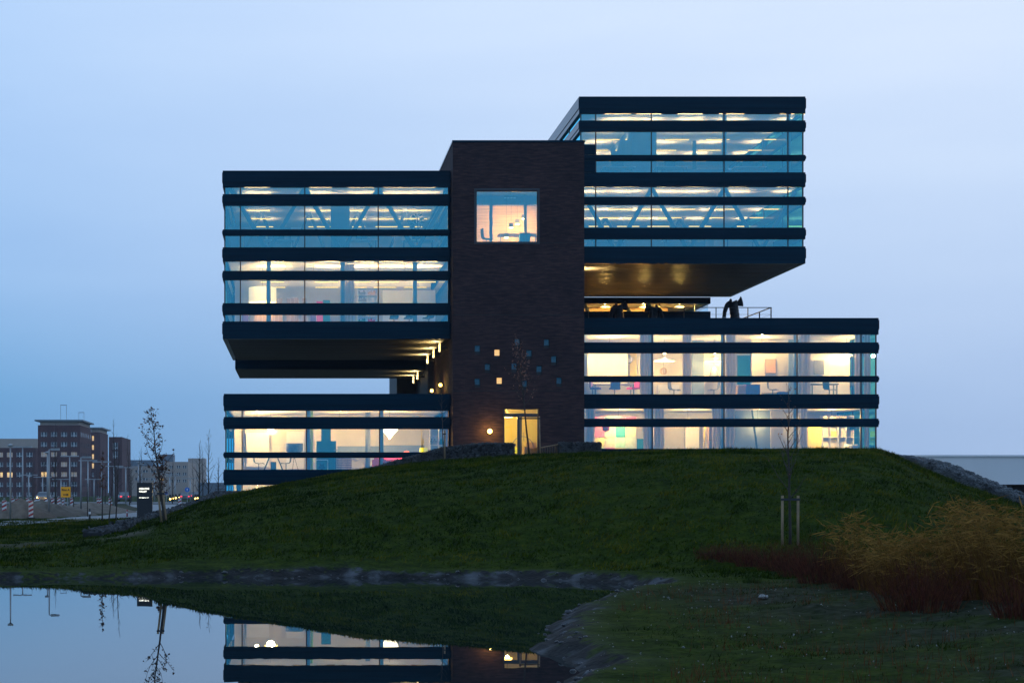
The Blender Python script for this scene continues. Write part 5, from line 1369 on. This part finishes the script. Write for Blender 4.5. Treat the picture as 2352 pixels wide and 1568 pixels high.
# dark sleeve on the nearest post
# red and white beacons
def beacon_proto():
    t = thing('traffic_beacon', 'upright red and white striped roadworks beacon', 'beacon', (0,0,0), 0, 'roadworks beacons')
    w, h = .125, 1.0
    MB().box(-w,w,-.02,.02,.06,h).build('panel', WHITEP, t); MB().box(-.2,.2,-.2,.2,0,.06).build('foot', DARK, t); MB().ball((0,0,h+.07), .06, 8, 6).build('lamp', GREYM, t)
    m = MB()
    for k in range(4):
        z = .08+k*.25; pts = [(-w,z),(-w,z+.12),(w,z+.24),(w,z+.12)]
        m.extrude_xz([(a,min(max(b,.07),h)) for a, b in pts], -.026, -.021)
    m.build('stripes', REDP, t)
    return t
bp = None
for px, py in ((10,1190),(71,1190),(30,1176),(40,1178),(63,1175),(82,1176),(88,1174),(106,1178),(121,1174),(135,1172),(146,1173),(165,1176),(226,1174),(231,1174),(253,1173),(413,1172)):
    x, y, z = hit(px, py, 88, 200)
    if bp is None: bp = beacon_proto(); bp.location = (x,y,z)
    else: dup(bp, (x,y,z), random.uniform(-.35,.35))
# sand heaps
for i, (px, Y, w, h, l) in enumerate(((48,97,3.4,1.25,'broad brown sand heap between two striped beacons'),(98,104,3.4,1.15,'brown sand heap behind the boxy side arm lamp'),(135,108,4.2,.9,'low flat sand heap left of the yellow sign'),(205,120,6,.85,'long grassy sand heap right of the yellow sign'))):
    x = XA(px,Y); z = gz(x,Y); n = 26; vs, fs = [], []
    for j in range(n+1):
        for k in range(n+1):
            u, v = j/n*2-1, k/n*2-1; rr = math.sqrt(u*u+v*v); hh = max(0, 1-rr)**.8*h*(.75+.5*float(fbm(np.array([u*2+i*9]),np.array([v*2]),7)[0])) + (.08*float(fbm(np.array([u*7+i*3]),np.array([v*7]),8)[0])-.03)*(rr<.95)
            vs.append((u*w*.6, v*w*.45, hh-.06))
    for j in range(n):
        for k in range(n): a = j*(n+1)+k; fs.append((a,a+n+1,a+n+2,a+1))
    o = MB().add(vs, fs).build('sand_heap', SAND, None, True); o.location = (x,Y,z); tag(o, l, 'sand heap')
# bollard, dark post and bin
for px, Y, h, l, m_ in ((206,82.5,.62,'short dark marker post at the edge of the footpath',DARK),(318-4,98,.45,'small red and white bollard at the footpath',REDP)):
    x = XA(px,Y) if px != 314 else XA(292,Y); t = thing('marker_post', l, 'post', (x,Y,gz(x,Y))); MB().tube([(0,0,-.1),(0,0,h)], .045, 8).build('post', m_, t, True); MB().tube([(0,0,h*.6),(0,0,h*.78)], .05, 8).build('band', WHITEP, t)
x = XA(507,90); zg = gz(x,90); t = thing('low_shed', 'low dark shed with a thin railing beside the left glass block', 'shed', (x,90,zg))
MB().box(-.26,.3,-.3,.3,-.2,ZA(1129,90)-zg).build('body', DARK, t); MB().box(-.29,.33,-.33,.33,ZA(1129,90)-zg+.001,ZA(1127.5,90)-zg).build('lid', CORE, t)
for z in (.15,.32): MB().tube([(-.26,-.28,ZA(1129,90)-zg+z),(.3,-.28,ZA(1129,90)-zg+z)], .012, 5).build('rail', DARK, t)
# round blue sign, small far signs, traffic lights
def roundsign(px, py, Y, r, mat, label):
    x = XA(px,Y); z = gz(x,Y); t = thing('round_sign', label, 'sign', (x,Y,z)); h = ZA(py,Y)-z
    MB().tube([(0,.03,-.1),(0,.03,h)], .035, 6).build('post', POLE, t); m = MB().lathe([(.001,0),(r,0),(r,.02),(.001,.02)], 20); m.v = [(a,-c_,h+b) for a,b,c_ in m.v]; m.build('disc', mat, t)
    MB().extrude_xz([(-.06*r/.4,h-.2*r/.4),(.05*r/.4,h-.2*r/.4),(.05*r/.4,h+.05*r/.4),(.14*r/.4,h+.05*r/.4),(0,h+.24*r/.4),(-.14*r/.4,h+.05*r/.4),(-.06*r/.4,h+.05*r/.4)], -.03, -.022).build('arrow', WHITEP, t)
roundsign(430, 1124, 190, .26, BSIGN, 'round blue arrow sign on a pole left of the bare trees'); roundsign(382, 1132, 230, .2, BSIGN, 'small round blue sign beside the sapling stakes')
tl = thing('traffic_light', 'dark traffic light with one amber lamp lit', 'traffic light', (XA(391,210),210,gz(XA(391,210),210)), 0, 'lit traffic lights')
MB().tube([(0,0,-.1),(0,0,.6)], .05, 6).build('pole', POLE, tl); MB().box(-.13,.13,-.1,.1,.35,1.15).build('housing', DARK, tl); MB().ball((0,-.1,.6), .11, 8, 6).build('lamp', GLOWO, tl)
for px, Y in ((397,230),(404,250),(412,260),(449,220),(454,240)): dup(tl, (XA(px,Y),Y,gz(XA(px,Y),Y)))
# cars
def car(loc, rz, label, front, s_=1.0):
    t = thing('car', label, 'car', loc, rz)
    prof = [(-2.05,.35),(-2.05,.75),(-1.75,.88),(-1.0,.95),(-.45,1.38),(.85,1.42),(1.6,1.0),(2.05,.92),(2.1,.4),(1.7,.28),(-1.7,.28)]
    b_ = MB(); n = len(prof); vs = []
    for y, k in ((-.85,1),(-.78,1.0),(.78,1.0),(.85,1)):
        for x_, z in prof:
            ins = .0 if abs(y) > .8 else 0
            vs.append((x_, y if z < 1. else y*.82, z))
    m = MB(); m.add(vs[:n]+vs[3*n:], [tuple(range(n)), tuple(range(2*n-1,n-1,-1))]+[(i,n+i,n+(i+1)%n,(i+1)%n) for i in range(n)]); m.build('body', CAR1, t)
    for s2 in (-1,1): MB().extrude_xz([(-.85,1.0),(-.42,1.32),(.8,1.35),(1.35,1.02)], s2*.79-.008, s2*.79+.008).build('side_window', FGLASS, t)
    for x_ in (-1.3,1.3):
        for y in (-.8,.8):
            w = MB().lathe([(.1,-.1),(.32,-.1),(.32,.1),(.1,.1)], 14); w.v = [(x_+a,y+c_,.32+b) for a,b,c_ in w.v]; w.build('wheel', TYRE, t)
    for y in (-.6,.6):
        MB().ball((-2.06,y,.66), .11, 8, 6).build('headlight', GLOWO if front else FGLASS, t); MB().box(2.06,2.13,y-.15,y+.15,.7,.85).build('tail_light', TAIL, t)
    if front:
        for y in (-.6,.6): bulb(t, (-2.3,y,.66), 25, (1,.6,.18), .12)
    return t
car((XA(101,238),238,gz(XA(101,238),238)+.06), 1.57, 'grey car with glowing orange headlights behind the beacons', True)
for px, Y, rz, l in ((285,260,-1.4,'grey car with red tail lights left of the black sign'),(425,270,-1.5,'grey car with red tail lights right of the sapling'),(446,310,-1.5,'farther grey car with red tail lights near the bare trees')):
    car((XA(px,Y),Y,gz(XA(px,Y),Y)), rz, l, False)

# ------------------------------------------------------------------ far buildings
def far_building(name, label, px0, pxf, pxs, Y, top, cols_, rows, lit=(), mat=FARBRICK, win=(13.5,10.8), cap=True, penthouse=0, col0=None, dim=(), rowh=22.9, row0=None, cat='building', side_windows=0):
    x0, x1 = XA(px0,Y), XA(pxf,Y); z0 = .6; zt = ZA(top,Y)
    depth = Y*((CX-pxf)/(CX-pxs)-1) if pxs > pxf else 14
    t = thing(name, label, cat, ((x0+x1)/2, Y, z0))
    ww, wh = win[0]/F*Y, win[1]/F*Y
    hs = []
    for c in cols_:
        for j in range(rows):
            xc = XA(c,Y); zc = ZA(row0+j*rowh, Y)
            hs.append((xc-ww/2, xc+ww/2, zc-wh/2, zc+wh/2, (cols_.index(c), j)))
    w = holed(x0, x1, z0, zt, Y, .35, [h[:4] for h in hs]) if hs else MB().quad((x0,Y,z0),(x1,Y,z0),(x1,Y,zt),(x0,Y,zt))
    w.quad((x1,Y,z0),(x1,Y+depth,z0),(x1,Y+depth,zt),(x1,Y,zt)).quad((x0,Y+depth,z0),(x0,Y,z0),(x0,Y,zt),(x0,Y+depth,zt)).quad((x1,Y+depth,z0),(x0,Y+depth,z0),(x0,Y+depth,zt),(x1,Y+depth,zt)).quad((x0,Y,zt),(x1,Y,zt),(x1,Y+depth,zt),(x0,Y+depth,zt))
    w.build('wall', mat, t, False, True)
    for a, b, c, d, k in hs:
        f_ = .10*ww
        fr = MB().box((a+b)/2-f_*.7,(a+b)/2+f_*.7,Y+.06,Y+.2,c,d).box(a,a+f_*.5,Y+.06,Y+.2,c,d).box(b-f_*.5,b,Y+.06,Y+.2,c,d).box(a+f_*.5,b-f_*.5,Y+.08,Y+.18,c+wh*.22,c+wh*.32).build('window', FWHITE, t, False, True)
        MB().quad((a,Y+.25,c),(b,Y+.25,c),(b,Y+.25,d),(a,Y+.25,d)).build('pane', FLIT if k in lit else FDIM if k in dim else FGLASS, fr, False, True)
    if side_windows:
        for j in range(side_windows):
            z = ZA(row0+j*rowh, Y)
            for i in range(6):
                y = Y+depth*(i+.5)/6; s2 = MB().box(x1+.01,x1+.06,y-.5,y+.5,z-wh/2,z+wh/2).build('window', FGLASS, t, False, True)
    if cap:
        ph = penthouse/F*Y
        if ph: MB().box(x0+.6, x1-.3, Y+.5, Y+depth-.3, zt+.02, zt+ph).build('penthouse', BEIGE, t, False, True)
        MB().box(x0-.9, x1+.9, Y-.9, Y+depth+.9, zt+ph+.02, zt+ph+.45).build('roof', pm('far_roof',(.16,.2,.22),.6) if 'far_roof' not in MT else MT['far_roof'], t, False, True)
    return t
b1 = far_building('brick_tower_block', 'tall red brick block with four window columns and a pale roof storey', 87, 184, 209, 520, 976, [101,124,147,170], 8, lit=((0,4),), dim=((0,2),(1,2),(2,2),(3,2),(2,4),(3,4),(1,4),(2,3)), penthouse=9, row0=997.5, side_windows=7)
x, y, z = XA(146,540), 540, ZA(965,540)
for px, Y, a, l in ((146,540,930,'thin roof frame sign on the tall brick block'),(187,600,947,'thin roof frame sign on the rear brick block')):
    t = thing('roof_frame', l, 'roof frame', (XA(px,Y), Y, ZA(968,Y)), 0, None); h = ZA(a,Y)-ZA(968,Y)
    MB().tube([(-.9,0,-.6),(-.9,0,h)], .06, 5).tube([(.9,0,-.6),(.9,0,h)], .06, 5).tube([(-1,0,h),(1,0,h)], .1, 5).build('frame', GREYM, t)
b2 = far_building('brick_block', 'rear red brick block with a lit stairwell strip', 205, 230, 248, 600, 992, [213.5], 5, lit=((0,0),(0,1),(0,2),(0,3)), win=(4.5,11), penthouse=8, row0=1006, rowh=21)
b3 = far_building('brick_block', 'plain red brick block farthest right of the brick row', 250, 280, 300, 560, 1003, [265], 2, win=(11,16), cap=False, row0=1024, rowh=20)
b0 = far_building('brick_block', 'dark low brick block with lit windows left of the tall one', -60, 82, 87, 500, 1028, [-22,0,22.5,45,68], 5, lit=((1,2),(2,2)), dim=((1,0),(2,0)), mat=FARBRICK, cap=False, row0=1044)
b4 = far_building('beige_block', 'long beige block behind the dark low brick block', -60, 86, 90, 640, 1007, [], 0, mat=BEIGE, cap=False)
b5 = far_building('beige_block', 'pale office block with strip windows behind the leafy sapling', 378, 432, 450, 640, 1060, [393,410,424], 3, win=(9,6), mat=BEIGE, cap=False, row0=1072, rowh=16)
b6 = far_building('beige_block', 'grey upper storey block on the pale office skyline', 371, 398, 402, 680, 1043, [], 0, mat=pm('far_greyblue',(.12,.16,.2),.5), cap=False)
b7 = far_building('beige_block', 'low beige block with yellow lit strip behind the black sign', 300, 378, 380, 600, 1070, [316,334,352,370], 2, lit=((3,1),), win=(12,6), mat=BEIGE, cap=False, row0=1082, rowh=18)
b8 = far_building('beige_block', 'rear grey block rising between the brick row and the sapling', 296, 352, 356, 700, 1056, [], 0, mat=MT['far_greyblue'], cap=False)
b9 = far_building('beige_block', 'pale pinkish block behind the bare trees', 432, 470, 474, 760, 1052, [], 0, mat=BEIGE, cap=False)
b10 = far_building('beige_block', 'low grey block on the skyline behind the left glass block', 455, 640, 645, 700, 1108, [], 0, mat=MT['far_greyblue'], cap=False)

# ------------------------------------------------------------------ haze
HAZE_DENSITY = 0.00016
if HAZE_DENSITY > 0:
    hz = MB().box(-420, 420, -12, 980, -2, 42).build('haze', bpy.data.materials.new('haze_air'))
    hm = hz.data.materials[0]; hm.use_nodes = True; t = hm.node_tree; t.nodes.clear()
    pv = N(t, 'ShaderNodeVolumePrincipled'); pv.inputs['Color'].default_value = (.75, .85, 1, 1); pv.inputs['Density'].default_value = HAZE_DENSITY; pv.inputs['Anisotropy'].default_value = .2
    o = N(t, 'ShaderNodeOutputMaterial'); t.links.new(pv.outputs[0], o.inputs['Volume']); hz['kind'] = 'stuff'
